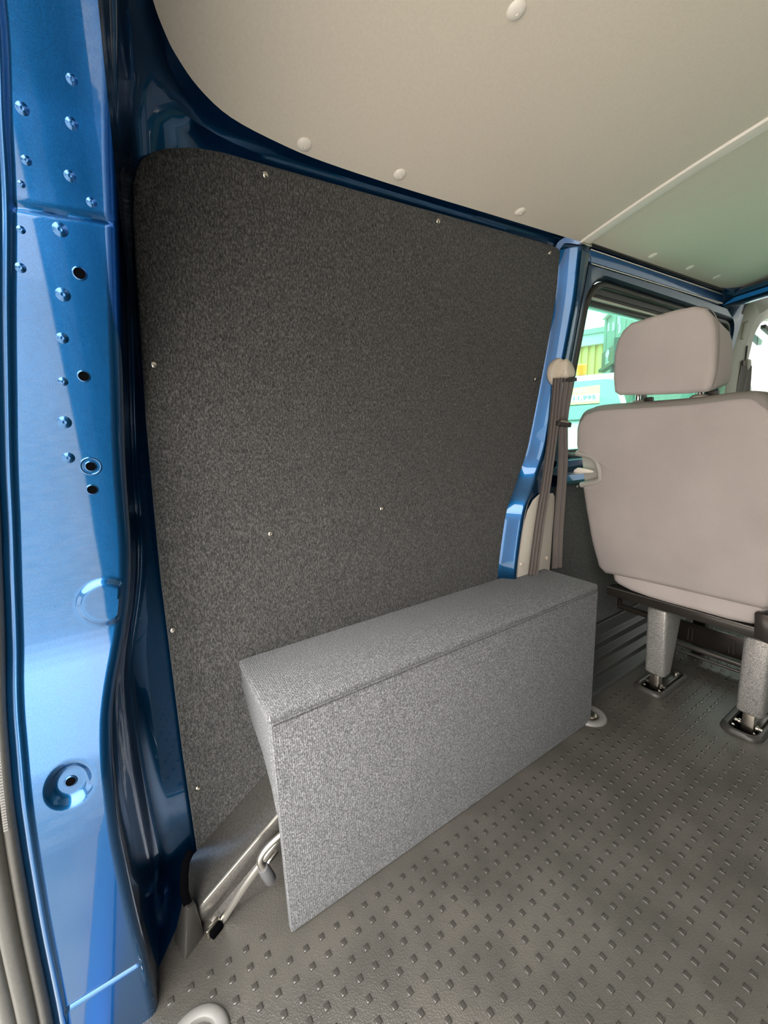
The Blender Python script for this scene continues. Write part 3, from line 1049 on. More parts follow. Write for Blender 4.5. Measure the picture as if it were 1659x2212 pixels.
MB().box((-0.703, 0.972, 0.001), (-0.697, 0.998, 0.018), 0.002, rot=Matrix.Rotation(0.5, 4, 'Z')).build('floor_clip', 'steel', wa)

hk = thing('bent_rod', 'bent steel rod with grey rubber tip poking out behind the carpeted box', 'rod', (-0.66, 1.09, 0.1))
pts = curve_pts([(-0.66, 1.22, 0.19), (-0.66, 1.14, 0.170), (-0.66, 1.095, 0.157), (-0.66, 1.074, 0.146), (-0.66, 1.067, 0.133), (-0.66, 1.070, 0.118), (-0.66, 1.074, 0.108)], 5)
MB().tube(pts, 0.0056, 12).build('rod', 'rod', hk)
MB().tube([(-0.66, 1.0705, 0.116), (-0.66, 1.0735, 0.108), (-0.66, 1.081, 0.084), (-0.66, 1.0825, 0.079)], [0.0085, 0.0098, 0.0098, 0.006], 14).build('rubber_tip', 'cable_grey', hk)
MB().tube([(-0.675, 1.10, 0.115), (-0.668, 1.083, 0.112), (-0.666, 1.078, 0.108)], 0.004, 8).build('latch_arm', 'steel', hk)

wd = thing('floor_end_cap', 'small dark plastic wedge standing at the floor corner by the blue pillar', 'end cap', (-0.70, 0.955, 0))
MB().hull([(-0.682, 0.938, 0), (-0.705, 0.972, 0), (-0.735, 0.965, 0), (-0.728, 0.925, 0), (-0.702, 0.953, 0.074), (-0.708, 0.966, 0.066), (-0.722, 0.962, 0.068), (-0.722, 0.948, 0.076)], 0.0025).build('cap_body', 'mid_plastic', wd)
MB().tube([(-0.712, 0.954, 0.072), (-0.713, 0.952, 0.095), (-0.718, 0.955, 0.120), (-0.724, 0.960, 0.138), (-0.735, 0.97, 0.145)], 0.003, 8, squash=(1, 2.2)).build('rubber_tab', 'void', wd)


# ------------------------------------------------------------------ floor fittings
def anchor(x, y, r, label):
    t = thing('floor_anchor', label, 'anchor', (x, y, 0))
    MB().lathe((x, y, 0), (0, 0, 1), [(r, -0.001), (r * 0.99, 0.003), (r * 0.90, 0.0075), (r * 0.74, 0.0085), (r * 0.62, 0.0065), (r * 0.58, -0.001), (r * 0.3, -0.001), (0, -0.001)], 36).build('cover_ring', 'mid_grey', t)
    MB().lathe((x, y, 0), (0, 0, 1), [(r * 0.47, -0.0005), (r * 0.46, 0.005), (r * 0.36, 0.008), (r * 0.18, 0.008), (0, 0.006)], 28).build('anchor_boss', 'steel', t)
    return t


anchor(-0.568, 0.940, 0.046, 'round grey lashing anchor in the floor nearest the blue pillar')
anchor(-0.640, 2.020, 0.050, 'round grey lashing anchor half hidden behind the carpeted box')


def socket(xc, label):
    t = thing('seat_socket', label, 'seat socket', (xc, 2.36, 0), 'floor sockets of the seat')
    y0, y1, hw = 2.262, 2.475, 0.047
    def rr(inset, z, r):
        out = []
        for cx, cy, a0 in ((xc + hw - inset - r, y1 - inset - r, 0), (xc - hw + inset + r, y1 - inset - r, 90), (xc - hw + inset + r, y0 + inset + r, 180), (xc + hw - inset - r, y0 + inset + r, 270)):
            for i in range(7):
                a = radians(a0 + 15 * i)
                out.append((cx + r * cos(a), cy + r * sin(a), z))
        return out
    m = MB()
    m.grid([rr(0, -0.001, 0.03), rr(0.001, 0.005, 0.03), rr(0.006, 0.0115, 0.028), rr(0.012, 0.0125, 0.024), rr(0.016, 0.010, 0.02), rr(0.018, 0.002, 0.018)], closed_u=True)
    m.build('bezel', 'mid_plastic', t)
    MB().face(rr(0.0175, 0.0022, 0.018)).build('well', 'void', t)  # flat black face standing for the shade down in the well
    for dx, y in ((-0.022, 2.30), (0.022, 2.30), (0.020, 2.44), (-0.02, 2.44)):
        MB().lathe((xc + dx, y, 0.002), (0, 0, 1), [(0.0045, 0), (0.0045, 0.004), (0.002, 0.006), (0, 0.006)], 10).build('bolt', 'steel', t)


socket(-0.594, 'floor socket bezel under the leg of the seat nearer the window')
socket(-0.364, 'floor socket bezel under the leg of the seat at right edge of photo')

# ------------------------------------------------------------------ the seat
seat = thing('passenger_seat', 'single taupe fabric seat with head restraint on silver legs, seen from behind', 'seat', (-0.53, 2.35, 0))
SLOPE = -0.15 / 0.515


def offset_loop(pts, d):
    out = []
    k = len(pts)
    for i in range(k):
        a, b, c = pts[i - 1], pts[i], pts[(i + 1) % k]
        t1 = Vector((b[0] - a[0], b[1] - a[1])).normalized()
        t2 = Vector((c[0] - b[0], c[1] - b[1])).normalized()
        t = (t1 + t2)
        t = t.normalized() if t.length > 1e-6 else t1
        out.append((b[0] + -t.y * d, b[1] + t.x * d))
    return out


def pillow(loop, yf, thick, bev, bulge=0.0, steps=5):
    """loop: ccw (x,z) outline seen from behind; yf(x,z) rear face; thickness runs forward"""
    area = sum(a[0] * b[1] - b[0] * a[1] for a, b in zip(loop, loop[1:] + loop[:1]))
    sg = 1 if area > 0 else -1
    rings = []
    for i in range(steps + 1):
        a = pi / 2 * i / steps
        lp = offset_loop(loop, sg * bev * (1 - sin(a)))
        rings.append([(x, yf(x, z) + bev * (1 - cos(a)) , z) for x, z in lp])
    base = rings[0] if False else None
    R = []
    for i in range(steps + 1):          # rear rim: face -> side
        a = pi / 2 * i / steps
        lp = offset_loop(loop, sg * bev * (1 - sin(a)))
        R.append([(x, yf(x, z) + bev * (1 - cos(a)), z) for x, z in lp])
    for i in range(steps + 1):          # front rim
        a = pi / 2 * (1 - i / steps)
        lp = offset_loop(loop, sg * bev * (1 - sin(a)))
        R.append([(x, yf(x, z) + thick - bev * (1 - cos(a)), z) for x, z in lp])
    m = MB()
    cx = sum(p[0] for p in loop) / len(loop)
    cz = sum(p[1] for p in loop) / len(loop)
    lp0 = offset_loop(loop, sg * bev)
    cap = []
    for s_ in (0.02, 0.25, 0.5, 0.75, 0.92):
        cap.append([(lerp(cx, x, s_), yf(lerp(cx, x, s_), lerp(cz, z, s_)) - bulge * (1 - s_ * s_), lerp(cz, z, s_)) for x, z in lp0])
    cap2 = []
    for s_ in (0.92, 0.6, 0.3, 0.02):
        cap2.append([(lerp(cx, x, s_), yf(lerp(cx, x, s_), lerp(cz, z, s_)) + thick, lerp(cz, z, s_)) for x, z in lp0])
    m.grid(cap + R + cap2, closed_u=True)
    m.face(cap[0])
    m.face(cap2[-1])
    return m


back = [(-0.700, 0.8925), (-0.665, 0.898), (-0.553, 0.896), (-0.458, 0.895), (-0.378, 0.898), (-0.349, 0.892), (-0.330, 0.872), (-0.320, 0.84), (-0.312, 0.70), (-0.310, 0.55), (-0.316, 0.45), (-0.322, 0.408), (-0.335, 0.394), (-0.47, 0.391), (-0.600, 0.388), (-0.676, 0.384), (-0.713, 0.381), (-0.733, 0.400), (-0.746, 0.486), (-0.752, 0.594), (-0.754, 0.672), (-0.700, 0.690), (-0.695, 0.712), (-0.695, 0.735), (-0.708, 0.756), (-0.757, 0.770), (-0.757, 0.794), (-0.750, 0.840), (-0.738, 0.868), (-0.722, 0.885)]
# outline with the recess for the release lever filled by its bezel
back_pts = []
for i in range(len(back)):
    a, b = back[i], back[(i + 1) % len(back)]
    L = sqrt((a[0] - b[0]) ** 2 + (a[1] - b[1]) ** 2)
    k = max(1, int(L / 0.012))
    for j in range(k):
        back_pts.append((lerp(a[0], b[0], j / k), lerp(a[1], b[1], j / k)))
yb_ = lambda x, z: 2.20 + SLOPE * (z - 0.37)
pillow(back_pts, yb_, 0.095, 0.017, 0.006).build('backrest', 'fabric', seat, smooth=70)
# darker border strip sewn round the top edge of the backrest
TE = curve_pts([(-0.742, 0.846), (-0.7355, 0.868), (-0.722, 0.885), (-0.700, 0.8925), (-0.665, 0.898), (-0.553, 0.896), (-0.458, 0.895), (-0.378, 0.898), (-0.349, 0.892), (-0.330, 0.872), (-0.322, 0.845)] and [(a_, b_, 0) for a_, b_ in ((-0.742, 0.846), (-0.7355, 0.868), (-0.722, 0.885), (-0.700, 0.8925), (-0.665, 0.898), (-0.553, 0.896), (-0.458, 0.895), (-0.378, 0.898), (-0.349, 0.892), (-0.330, 0.872), (-0.322, 0.845))], 5)
TE = [(p.x, p.y) for p in TE]
rows = []
for dd, dy in ((-0.015, -0.0005), (-0.009, 0.0022), (-0.003, 0.0082), (0.0008, 0.016), (0.0016, 0.03), (0.0016, 0.07)):
    row = []
    for i, (x, z) in enumerate(TE):
        a_, b_ = TE[max(0, i - 1)], TE[min(len(TE) - 1, i + 1)]
        t_ = Vector((b_[0] - a_[0], b_[1] - a_[1])).normalized()
        k = min(1, min(i, len(TE) - 1 - i) / 6 + 0.15)
        d_ = dd if dd > 0 else dd * k
        row.append((x - t_.y * d_, yb_(x, z) + dy - 0.0012, z + t_.x * d_))
    rows.append(row)
MB().grid(rows).build('top_border', 'fabric_dark', seat, smooth=70)

# head restraint
hr = [(-0.633, 0.927), (-0.637, 0.96), (-0.635, 1.02), (-0.628, 1.048), (-0.615, 1.070), (-0.596, 1.083), (-0.55, 1.086), (-0.500, 1.087), (-0.468, 1.0845), (-0.447, 1.075), (-0.434, 1.055), (-0.428, 1.03), (-0.424, 0.985), (-0.424, 0.94), (-0.428, 0.915), (-0.436, 0.905), (-0.47, 0.905), (-0.55, 0.911), (-0.60, 0.916), (-0.622, 0.918)]
hp = []
for i in range(len(hr)):
    a, b = hr[i], hr[(i + 1) % len(hr)]
    L = sqrt((a[0] - b[0]) ** 2 + (a[1] - b[1]) ** 2)
    k = max(1, int(L / 0.009))
    for j in range(k):
        hp.append((lerp(a[0], b[0], j / k), lerp(a[1], b[1], j / k)))
yh = lambda x, z: 2.035 - 0.10 * (z - 0.95)
head = pillow(hp, yh, 0.145, 0.013, 0.006, 6)
for v in head.bm.verts:
    f_ = (v.co.y - yh(v.co.x, v.co.z)) / 0.145
    if f_ > 0.3:
        k = 1 - 0.30 * ((f_ - 0.3) / 0.7) ** 2
        v.co.z = 0.985 + (v.co.z - 0.985) * k
        v.co.x = -0.53 + (v.co.x + 0.53) * (1 - 0.12 * ((f_ - 0.3) / 0.7) ** 2)
hd = head.build('head_restraint', 'fabric', seat, smooth=70)
sp = curve_pts([(-0.4665, yh(0, 1.085) + 0.016, 1.0845), (-0.4445, yh(0, 1.075) + 0.017, 1.0750), (-0.4315, yh(0, 1.055) + 0.017, 1.056), (-0.4250, yh(0, 1.03) + 0.018, 1.03), (-0.4222, yh(0, .985) + 0.017, 0.985), (-0.4225, yh(0, .94) + 0.014, 0.940), (-0.4275, yh(0, .915) + 0.012, 0.913)], 5)
MB().tube(sp, 0.0009, 6).build('seam', 'seam', hd)
for x in (-0.593, -0.461):
    MB().tube([(x, 2.082, 0.885), (x, 2.082, 0.935)], 0.0062, 14).build('head_restraint_post', 'chrome', seat)
    MB().lathe((x, 2.082, 0.893), (0, 0, 1), [(0.019, 0), (0.019, 0.005), (0.014, 0.009), (0.0075, 0.010)], 18).build('post_sleeve', 'grey_plastic', seat)
    MB().box((x + 0.016, 2.075, 0.896), (x + 0.034, 2.092, 0.908), 0.003).build('release_button', 'dark_plastic', seat)

# lever recess
bz = [(-0.758, 0.768), (-0.712, 0.759), (-0.697, 0.738), (-0.694, 0.708), (-0.700, 0.688), (-0.756, 0.671)]
m = MB()
yq = lambda z: yb_(0, z)
pp = curve_pts([(x, yq(z) + 0.006, z) for x, z in bz], 5)
m.tube(pp, 0.0085, 10, squash=(1.0, 1.0))
m.build('lever_bezel', 'grey_plastic', seat)
MB().prism([(-0.752, yq(0.76) + 0.020, 0.764), (-0.712, yq(.75) + 0.020, 0.755), (-0.699, yq(.73) + 0.020, 0.735), (-0.697, yq(.71) + 0.020, 0.708), (-0.703, yq(.69) + 0.02, 0.690), (-0.752, yq(.676) + 0.02, 0.676)], (0, 0.05, 0)).build('lever_recess', 'grey_plastic', seat)
MB().hull([(-0.771, 2.092, 0.716), (-0.768, 2.094, 0.708), (-0.755, 2.096, 0.727), (-0.752, 2.10, 0.706), (-0.713, 2.105, 0.718), (-0.713, 2.105, 0.709), (-0.76, 2.115, 0.715), (-0.713, 2.12, 0.714)], 0.003).build('release_lever', 'cap_white', seat)

# cushion (its rounded underside shows below the backrest)
cs = [(-0.695, 0.378), (-0.690, 0.362), (-0.676, 0.352), (-0.640, 0.343), (-0.589, 0.338), (-0.530, 0.337), (-0.474, 0.338), (-0.400, 0.338), (-0.355, 0.343), (-0.339, 0.352), (-0.334, 0.37), (-0.334, 0.43), (-0.345, 0.46), (-0.40, 0.47), (-0.62, 0.47), (-0.685, 0.46), (-0.696, 0.43)]
ch = []
for i in range(len(cs)):
    a, b = cs[i], cs[(i + 1) % len(cs)]
    L = sqrt((a[0] - b[0]) ** 2 + (a[1] - b[1]) ** 2)
    k = max(1, int(L / 0.012))
    for j in range(k):
        ch.append((lerp(a[0], b[0], j / k), lerp(a[1], b[1], j / k)))
pillow(ch, lambda x, z: 2.208, 0.47, 0.016, 0.0).build('seat_cushion', 'fabric', seat, smooth=70)

# frame
fr_ = MB()
fr_.box((-0.715, 2.222, 0.306), (-0.325, 2.262, 0.335), 0.004)
fo = fr_.build('rear_crossbar', 'black_metal', seat)
MB().tube([(-0.712, 2.221, 0.3335), (-0.328, 2.221, 0.3335)], 0.0022, 8).build('crossbar_bead', 'arch_metal', seat)
MB().box((-0.705, 2.26, 0.300), (-0.670, 2.66, 0.335), 0.004).build('side_rail', 'black_metal', seat)
MB().box((-0.365, 2.26, 0.300), (-0.330, 2.66, 0.335), 0.004).build('side_rail', 'black_metal', seat)
MB().tube([(-0.735, 2.35, 0.225), (-0.60, 2.35, 0.222)], 0.010, 12).build('belt_bar', 'black_metal', seat)
MB().tube([(-0.735, 2.35, 0.225), (-0.728, 2.34, 0.26), (-0.715, 2.30, 0.31)], 0.007, 8).build('belt_bar', 'black_metal', seat)
MB().hull([(-0.347, 2.19, 0.385), (-0.315, 2.19, 0.385), (-0.342, 2.19, 0.322), (-0.300, 2.19, 0.31), (-0.347, 2.23, 0.385), (-0.315, 2.23, 0.385), (-0.342, 2.23, 0.322), (-0.300, 2.23, 0.31)], 0.004).build('hinge_bracket', 'black_metal', seat)
# front cross panel with two pressed slots and a tube under it
m = MB()
m.box((-0.655, 2.620, 0.048), (-0.445, 2.628, 0.128), 0.003)
m.build('front_panel', 'black_metal', seat)
for x in (-0.612, -0.492):
    MB().tube([(x - 0.006, 2.618, 0.062), (x - 0.006, 2.618, 0.108), (x, 2.618, 0.113), (x + 0.006, 2.618, 0.108), (x + 0.006, 2.618, 0.062)], 0.0018, 6).build('pressed_slot', 'arch_metal', seat)  # slot rims in brighter metal to draw highlights on the black panel
MB().tube([(-0.66, 2.60, 0.045), (-0.45, 2.60, 0.045)], 0.011, 12).build('front_tube', 'arch_metal', seat)
MB().tube([(-0.66, 2.59, 0.022), (-0.45, 2.59, 0.022)], 0.005, 10).build('lock_rod', 'arch_metal', seat)
MB().box((-0.665, 2.27, 0.29), (-0.645, 2.63, 0.305), 0.003).build('link_bar', 'black_metal', seat)


def seat_leg(x, dx):
    w = 0.0285
    c = x
    m = MB()
    m.hull([(c - w, 2.272, 0.288), (c + w, 2.272, 0.286), (c - w, 2.395, 0.296), (c + w, 2.395, 0.296),
            (c - w + dx, 2.285, 0.060), (c + w + dx, 2.285, 0.056), (c - w + dx, 2.335, 0.060), (c + w + dx, 2.335, 0.058)], 0.010, 3)
    lg = m.build('leg', 'silver', seat)
    MB().box((c - 0.013 + dx, 2.290, 0.004), (c + 0.013 + dx, 2.318, 0.070), 0.003).build('lock_foot', 'steel', lg)
    for s_ in (-1, 1):
        MB().lathe((c + s_ * 0.016 + dx, 2.300, 0.024), (s_, 0, 0), [(0.007, 0), (0.007, 0.005), (0.004, 0.006), (0.004, 0.013), (0, 0.014)], 12).build('pin', 'steel', lg)
    MB().box((c - 0.020 + dx, 2.318, 0.003), (c + 0.020 + dx, 2.45, 0.016), 0.003).build('lock_slide', 'black_metal', lg)
    MB().lathe((c + 0.012, 2.425, 0.016), (0, 0, 1), [(0.009, 0), (0.008, 0.006), (0, 0.008)], 12).build('pin', 'steel', lg)


seat_leg(-0.587, 0.002)
seat_leg(-0.353, -0.001)
for x in (-0.60, -0.37):
    MB().hull([(x - 0.02, 2.63, 0.30), (x + 0.02, 2.63, 0.30), (x - 0.02, 2.66, 0.30), (x + 0.02, 2.66, 0.30), (x - 0.02, 2.66, 0.0), (x + 0.02, 2.66, 0.0), (x - 0.02, 2.70, 0.0), (x + 0.02, 2.70, 0.0)], 0.006).build('leg', 'black_metal', seat)

# ------------------------------------------------------------------ seat belt on the left pillar
sb = thing('seat_belt', 'dark seat belt hanging from beige loop on the blue left pillar', 'seat belt', (-0.76, 1.97, 0.45))


def ribbon(pts, width, folds, depth, name, parent, across=Vector((0.25, 1, 0))):
    pts = curve_pts(pts, 6)
    rows = []
    K = folds * 2
    for i, p in enumerate(pts):
        d = (pts[min(i + 1, len(pts) - 1)] - pts[max(i - 1, 0)]).normalized()
        a = (across - d * across.dot(d)).normalized()
        nn = a.cross(d).normalized()
        if nn.x < 0:
            nn = -nn
        wd_ = width[0] + (width[1] - width[0]) * i / (len(pts) - 1)
        front = []
        for k in range(K + 1):
            u = k / K - 0.5
            front.append(p + a * wd_ * u + nn * (depth * (0.5 + 0.5 * cos(2 * pi * k / 2))))
        back_ = [q - nn * 0.0016 for q in reversed(front)]
        rows.append(front + back_)
    m = MB().grid(rows, closed_u=True)
    m.face(rows[0])
    m.face(rows[-1])
    return m.build(name, 'belt', parent, smooth=30)


ribbon([(-0.736, 1.948, 0.972), (-0.750, 1.957, 0.849), (-0.770, 1.962, 0.694), (-0.772, 1.940, 0.576), (-0.772, 1.916, 0.425)], (0.030, 0.034), 3, 0.007, 'webbing', sb)
ribbon([(-0.722, 1.975, 0.975), (-0.738, 1.986, 0.90), (-0.745, 1.992, 0.861)], (0.032, 0.030), 2, 0.007, 'webbing', sb)
ribbon([(-0.748, 1.996, 0.848), (-0.757, 2.016, 0.744), (-0.764, 2.022, 0.636), (-0.766, 2.020, 0.541), (-0.766, 2.020, 0.425)], (0.032, 0.036), 2, 0.007, 'webbing', sb)
# loop
m = MB()
c0 = Vector((-0.738, 1.958, 0.988))
m.lathe(c0, (1, -0.25, -0.1), [(0.026, -0.014), (0.029, -0.004), (0.027, 0.003), (0.018, 0.005), (0, 0.005)], 24)
lp = m.build('loop_base', 'cap', sb)
lp.scale = (1, 0.9, 1.25)
lp.location = (0.0, 1.958 * 0.1, -0.988 * 0.25)
MB().hull([(-0.716, 1.962, 1.020), (-0.716, 1.982, 1.016), (-0.712, 1.997, 0.992), (-0.712, 1.996, 0.972), (-0.712, 1.966, 0.970), (-0.712, 1.955, 0.985), (-0.712, 1.952, 1.005), (-0.738, 1.958, 1.022), (-0.738, 2.0, 0.99), (-0.738, 1.998, 0.972), (-0.738, 1.956, 0.972)], 0.006, 3).build('loop_cover', 'cap', sb)
MB().box((-0.735, 1.970, 0.962), (-0.708, 1.998, 0.972), 0.002).build('loop_slot', 'dark_plastic', sb)
MB().box((-0.753, 1.966, 0.846), (-0.733, 2.022, 0.860), 0.003, rot=Matrix.Rotation(-0.12, 4, 'X')).build('tongue', 'dark_plastic', sb)
MB().box((-0.752, 1.968, 0.856), (-0.730, 2.005, 0.862), 0.002, rot=Matrix.Rotation(-0.12, 4, 'X')).build('tongue_plate', 'steel', sb)

# plate over the belt reel
bp = thing('reel_cover', 'pale beige arched cover plate screwed to the pillar behind the belt', 'cover plate', (-0.79, 1.95, 0.40))
po = [(1.872, 0.40), (1.876, 0.449), (1.884, 0.520), (1.897, 0.575), (1.915, 0.615), (1.938, 0.642), (1.968, 0.657), (2.028, 0.652), (2.037, 0.640), (2.037, 0.600), (2.030, 0.50), (2.024, 0.40)]
MB().prism([(-0.792, y, z) for y, z in po], (0.004, 0, 0), 0.0015).build('plate', 'beige', bp)
for y, z in ((1.888, 0.458), (2.006, 0.454)):
    MB().lathe((-0.788, y, z), (1, 0, 0), [(0.0065, 0), (0.006, 0.003), (0.003, 0.005), (0, 0.005)], 14).build('screw', 'cap', bp)

# second belt in the cab
s2 = thing('seat_belt', 'grey seat belt with cream loop on the cab pillar beyond the seat', 'seat belt', (-0.74, 3.25, 0.9))
ribbon([(-0.730, 3.245, 1.10), (-0.732, 3.235, 1.03), (-0.735, 3.215, 0.90), (-0.735, 3.20, 0.75)], (0.045, 0.045), 1, 0.003, 'webbing', s2)
ribbon([(-0.728, 3.275, 1.08), (-0.728, 3.285, 1.0), (-0.73, 3.29, 0.9), (-0.73, 3.29, 0.75)], (0.045, 0.05), 1, 0.003, 'webbing', s2)
MB().hull([(-0.722, 3.25, 1.105), (-0.722, 3.29, 1.11), (-0.722, 3.30, 1.08), (-0.722, 3.26, 1.06), (-0.736, 3.245, 1.11), (-0.736, 3.305, 1.10), (-0.736, 3.26, 1.05)], 0.004).build('loop_cover', 'trim_light', s2)
MB().box((-0.738, 3.262, 1.10), (-0.732, 3.270, 1.165), 0.001).build('height_slot', 'dark_plastic', s2)
MB().lathe((-0.735, 3.235, 1.09), (1, 0, 0), [(0.012, 0), (0.011, 0.006), (0, 0.008)], 12).build('bolt', 'belt', s2)

# ------------------------------------------------------------------ rubber seal round the tailgate opening
ws = thing('door_seal', 'black two-lobed rubber door seal at the far left beside the blue pillar', 'seal', (-0.69, 0.80, 0))
def seal_path(dx, dy):
    out = []
    for i in range(60):
        z = -0.05 + 1.30 * i / 59
        out.append((smooth_tab(XF, z, 0.04) - 0.012 + dx, smooth_tab(YL, z, 0.04) - 0.020 + dy, z))
    return out


MB().tube(seal_path(0, 0), 0.0075, 12, squash=(1.2, 0.9)).build('inner_lip', 'rubber', ws)
MB().tube(seal_path(-0.004, -0.0165), 0.0115, 14).build('bulb', 'rubber', ws)
MB().tube(seal_path(-0.014, -0.036), 0.0105, 14).build('outer_lip', 'rubber', ws)
m = MB()
pth = seal_path(0.0085, -0.002)
for i in range(150):
    t = lerp(20, 42, i / 149)
    k = int(t)
    p = Vector(pth[k]).lerp(Vector(pth[k + 1]), t - k)
    m.box(p - Vector((0.0016, 0.0022, 0.0009)), p + Vector((0.0016, 0.0022, 0.0009)))
bead = m.build('ridged_edge', 'mid_grey', ws, smooth=0, merge=False)
bead['kind'] = 'stuff'

# ================================================================== OUTSIDE
gz = -0.55
gd = struct(MB().box((-60, -60, gz - 0.1), (60, 60, gz)).build('ground', 'ground'), 'pale concrete yard outside the van', 'ground')

# yellow clad building, facing the van
def frame_of(origin, along):
    a = Vector(along).normalized()
    n_ = Vector((a.y, -a.x, 0))
    return Vector(origin), a, n_      # point, run direction, outward normal


yb = thing('yellow_building', 'low yellow clad building with grey roof seen through the side window', 'building', (-9, 14.5, gz))
o_, a_, n_ = frame_of((-8.15, 14.35, 0), (-0.80, -0.36, 0))   # right-hand corner, running away to the left


def quad_box(o_, a_, n_, u0, u1, z0, z1, d0, d1, name, mat, parent, bevel=0.0):
    pts = [o_ + a_ * u + n_ * d + Vector((0, 0, z)) for u in (u0, u1) for d in (d0, d1) for z in (z0, z1)]
    return MB().hull(pts, bevel).build(name, mat, parent, smooth=0)


if n_.dot(Vector((1, -1, 0))) < 0:
    n_ = -n_
quad_box(o_, a_, n_, -0.5, 12, gz, 3.62, -4, 0, 'wall', 'yellow_clad', yb)
for i in range(50):
    u = -0.42 + i * 0.21
    quad_box(o_, a_, n_, u, u + 0.12, gz, 3.62, 0, 0.07, 'cladding_rib', 'yellow_clad', yb)
quad_box(o_, a_, n_, -0.6, 12.2, 3.62, 3.95, -0.2, 0.22, 'fascia', 'white_trim', yb)
quad_box(o_, a_, n_, -0.6, 12.2, 3.95, 4.05, -0.2, 0.30, 'gutter', 'grey_roof', yb)
MB().hull([o_ + a_ * u + n_ * d + Vector((0, 0, z)) for u in (-0.7, 12.3) for d, z in ((0.3, 4.05), (-4, 4.55), (-4, 4.45), (0.3, 4.10))]).build('roof', 'grey_roof', yb, smooth=0)
quad_box(o_, a_, n_, 0.85, 2.9, 1.95, 2.98, 0.0, 0.12, 'window_frame', 'white_trim', yb)
quad_box(o_, a_, n_, 0.95, 2.8, 2.05, 2.88, 0.05, 0.13, 'window_pane', 'dark_glass', yb)

# tall green building to the right of it
gb = thing('green_building', 'tall grey-green clad building behind the dark sign, seen through the window', 'building', (-6, 12, gz))
o_, a_, n_ = frame_of((-7.05, 13.30, 0), (0.64, -0.70, 0))
if n_.dot(Vector((0, -1, 0))) < 0:
    n_ = -n_
quad_box(o_, a_, n_, 0, 4.2, gz, 8.5, -1.5, 0, 'wall', 'green_clad', gb)
for i in range(5):
    u = 0.3 + i * 0.9
    quad_box(o_, a_, n_, u, u + 0.03, gz, 8.5, 0, 0.012, 'cladding_rib', 'green_clad', gb)
quad_box(o_, a_, n_, 0.10, 0.86, 4.02, 5.7, 0, 0.10, 'window_frame', 'white_trim', gb)
quad_box(o_, a_, n_, 0.26, 0.70, 4.22, 5.5, 0.05, 0.115, 'window_pane', 'dark_glass', gb)
quad_box(o_, a_, n_, -0.45, 0.0, 4.62, 4.74, -0.1, 0.0, 'wall_lamp', 'dark_glass', gb)
for u, z in ((0.5, 3.6), (1.2, 4.1), (1.0, 3.5), (1.5, 3.55), (1.6, 3.3)):
    quad_box(o_, a_, n_, u, u + 0.09, z, z + 0.22, 0, 0.03, 'wall_bracket', 'white_trim', gb)

# dark hanging sign
sg_ = thing('shop_sign', 'dark green projecting sign with white emblem, in front of the green building', 'sign', (-5, 10, 1.9))
o_, a_, n_ = frame_of((-5.76, 10.98, 0), (0.662, -0.75, 0))
if n_.dot(Vector((0, -1, 0))) < 0:
    n_ = -n_
MB().hull([o_ + a_ * u + n_ * d + Vector((0, 0, z)) for u, z in ((0, 2.34), (0, 2.69), (1.2, 2.34), (1.2, 2.69)) for d in (-0.10, 0.0)], 0.01).build('board', 'sign_green', sg_, smooth=0)
quad_box(o_, a_, n_, -0.14, 1.24, 2.26, 2.33, -0.12, 0.03, 'bottom_rail', 'sign_green', sg_)
quad_box(o_, a_, n_, 1.16, 1.24, 2.33, 2.78, -0.12, 0.03, 'side_rail', 'sign_green', sg_)
def on_sign(u, z, d=0.004):
    return o_ + a_ * u + n_ * d + Vector((0, 0, z))
m = MB()
m.face([on_sign(0.56 + 0.17 * cos(2 * pi * i / 24), 2.575 + 0.085 * sin(2 * pi * i / 24)) for i in range(24)])
m.build('emblem', 'paper', sg_, smooth=0)
for cu, cz_ in ((0.50, 2.61), (0.63, 2.615), (0.47, 2.545)):
    MB().face([on_sign(cu + 0.03 * cos(2 * pi * i / 10), cz_ + 0.016 * sin(2 * pi * i / 10), 0.007) for i in range(10)]).build('emblem_mark', 'sign_green', sg_, smooth=0)


def text_on(body, size, o_, a_, n_, u, z, d, mat, name, parent, tilt=None):
    c = bpy.data.curves.new(name, 'FONT')
    c.body = body
    c.size = size
    c.align_x = 'CENTER'
    c.align_y = 'CENTER'
    c.extrude = 0.001
    c.resolution_u = 2
    c.materials.append(M[mat])
    t = bpy.data.objects.new(name, c)
    COL.objects.link(t)
    upv = tilt if tilt is not None else Vector((0, 0, 1))
    rx = a_ if a_.cross(upv).dot(n_) > 0 else -a_
    p = o_ + a_ * u + n_ * d + Vector((0, 0, z))
    mat4 = Matrix(((rx.x, upv.x, n_.x, p.x), (rx.y, upv.y, n_.y, p.y), (rx.z, upv.z, n_.z, p.z), (0, 0, 0, 1)))
    dg = bpy.context.evaluated_depsgraph_get()
    me = bpy.data.meshes.new_from_object(t.evaluated_get(dg))
    bpy.data.objects.remove(t)
    ob = bpy.data.objects.new(name, me)
    COL.objects.link(ob)
    ob.parent = parent
    ob.matrix_parent_inverse = Matrix.Translation(-parent.location)
    ob.matrix_basis = mat4
    return ob


text_on('DEL', 0.16, o_, a_, n_, 0.56, 2.43, 0.004, 'paper', 'lettering', sg_)
quad_box(o_, a_, n_, 0.40, 0.74, 2.36, 2.372, 0, 0.004, 'underline', 'paper', sg_)
MB().tube([o_ + a_ * 0.9 - n_ * 0.05 + Vector((0, 0, gz)), o_ + a_ * 0.9 - n_ * 0.05 + Vector((0, 0, 2.3))], 0.05, 10).build('post', 'grey_plain', sg_)

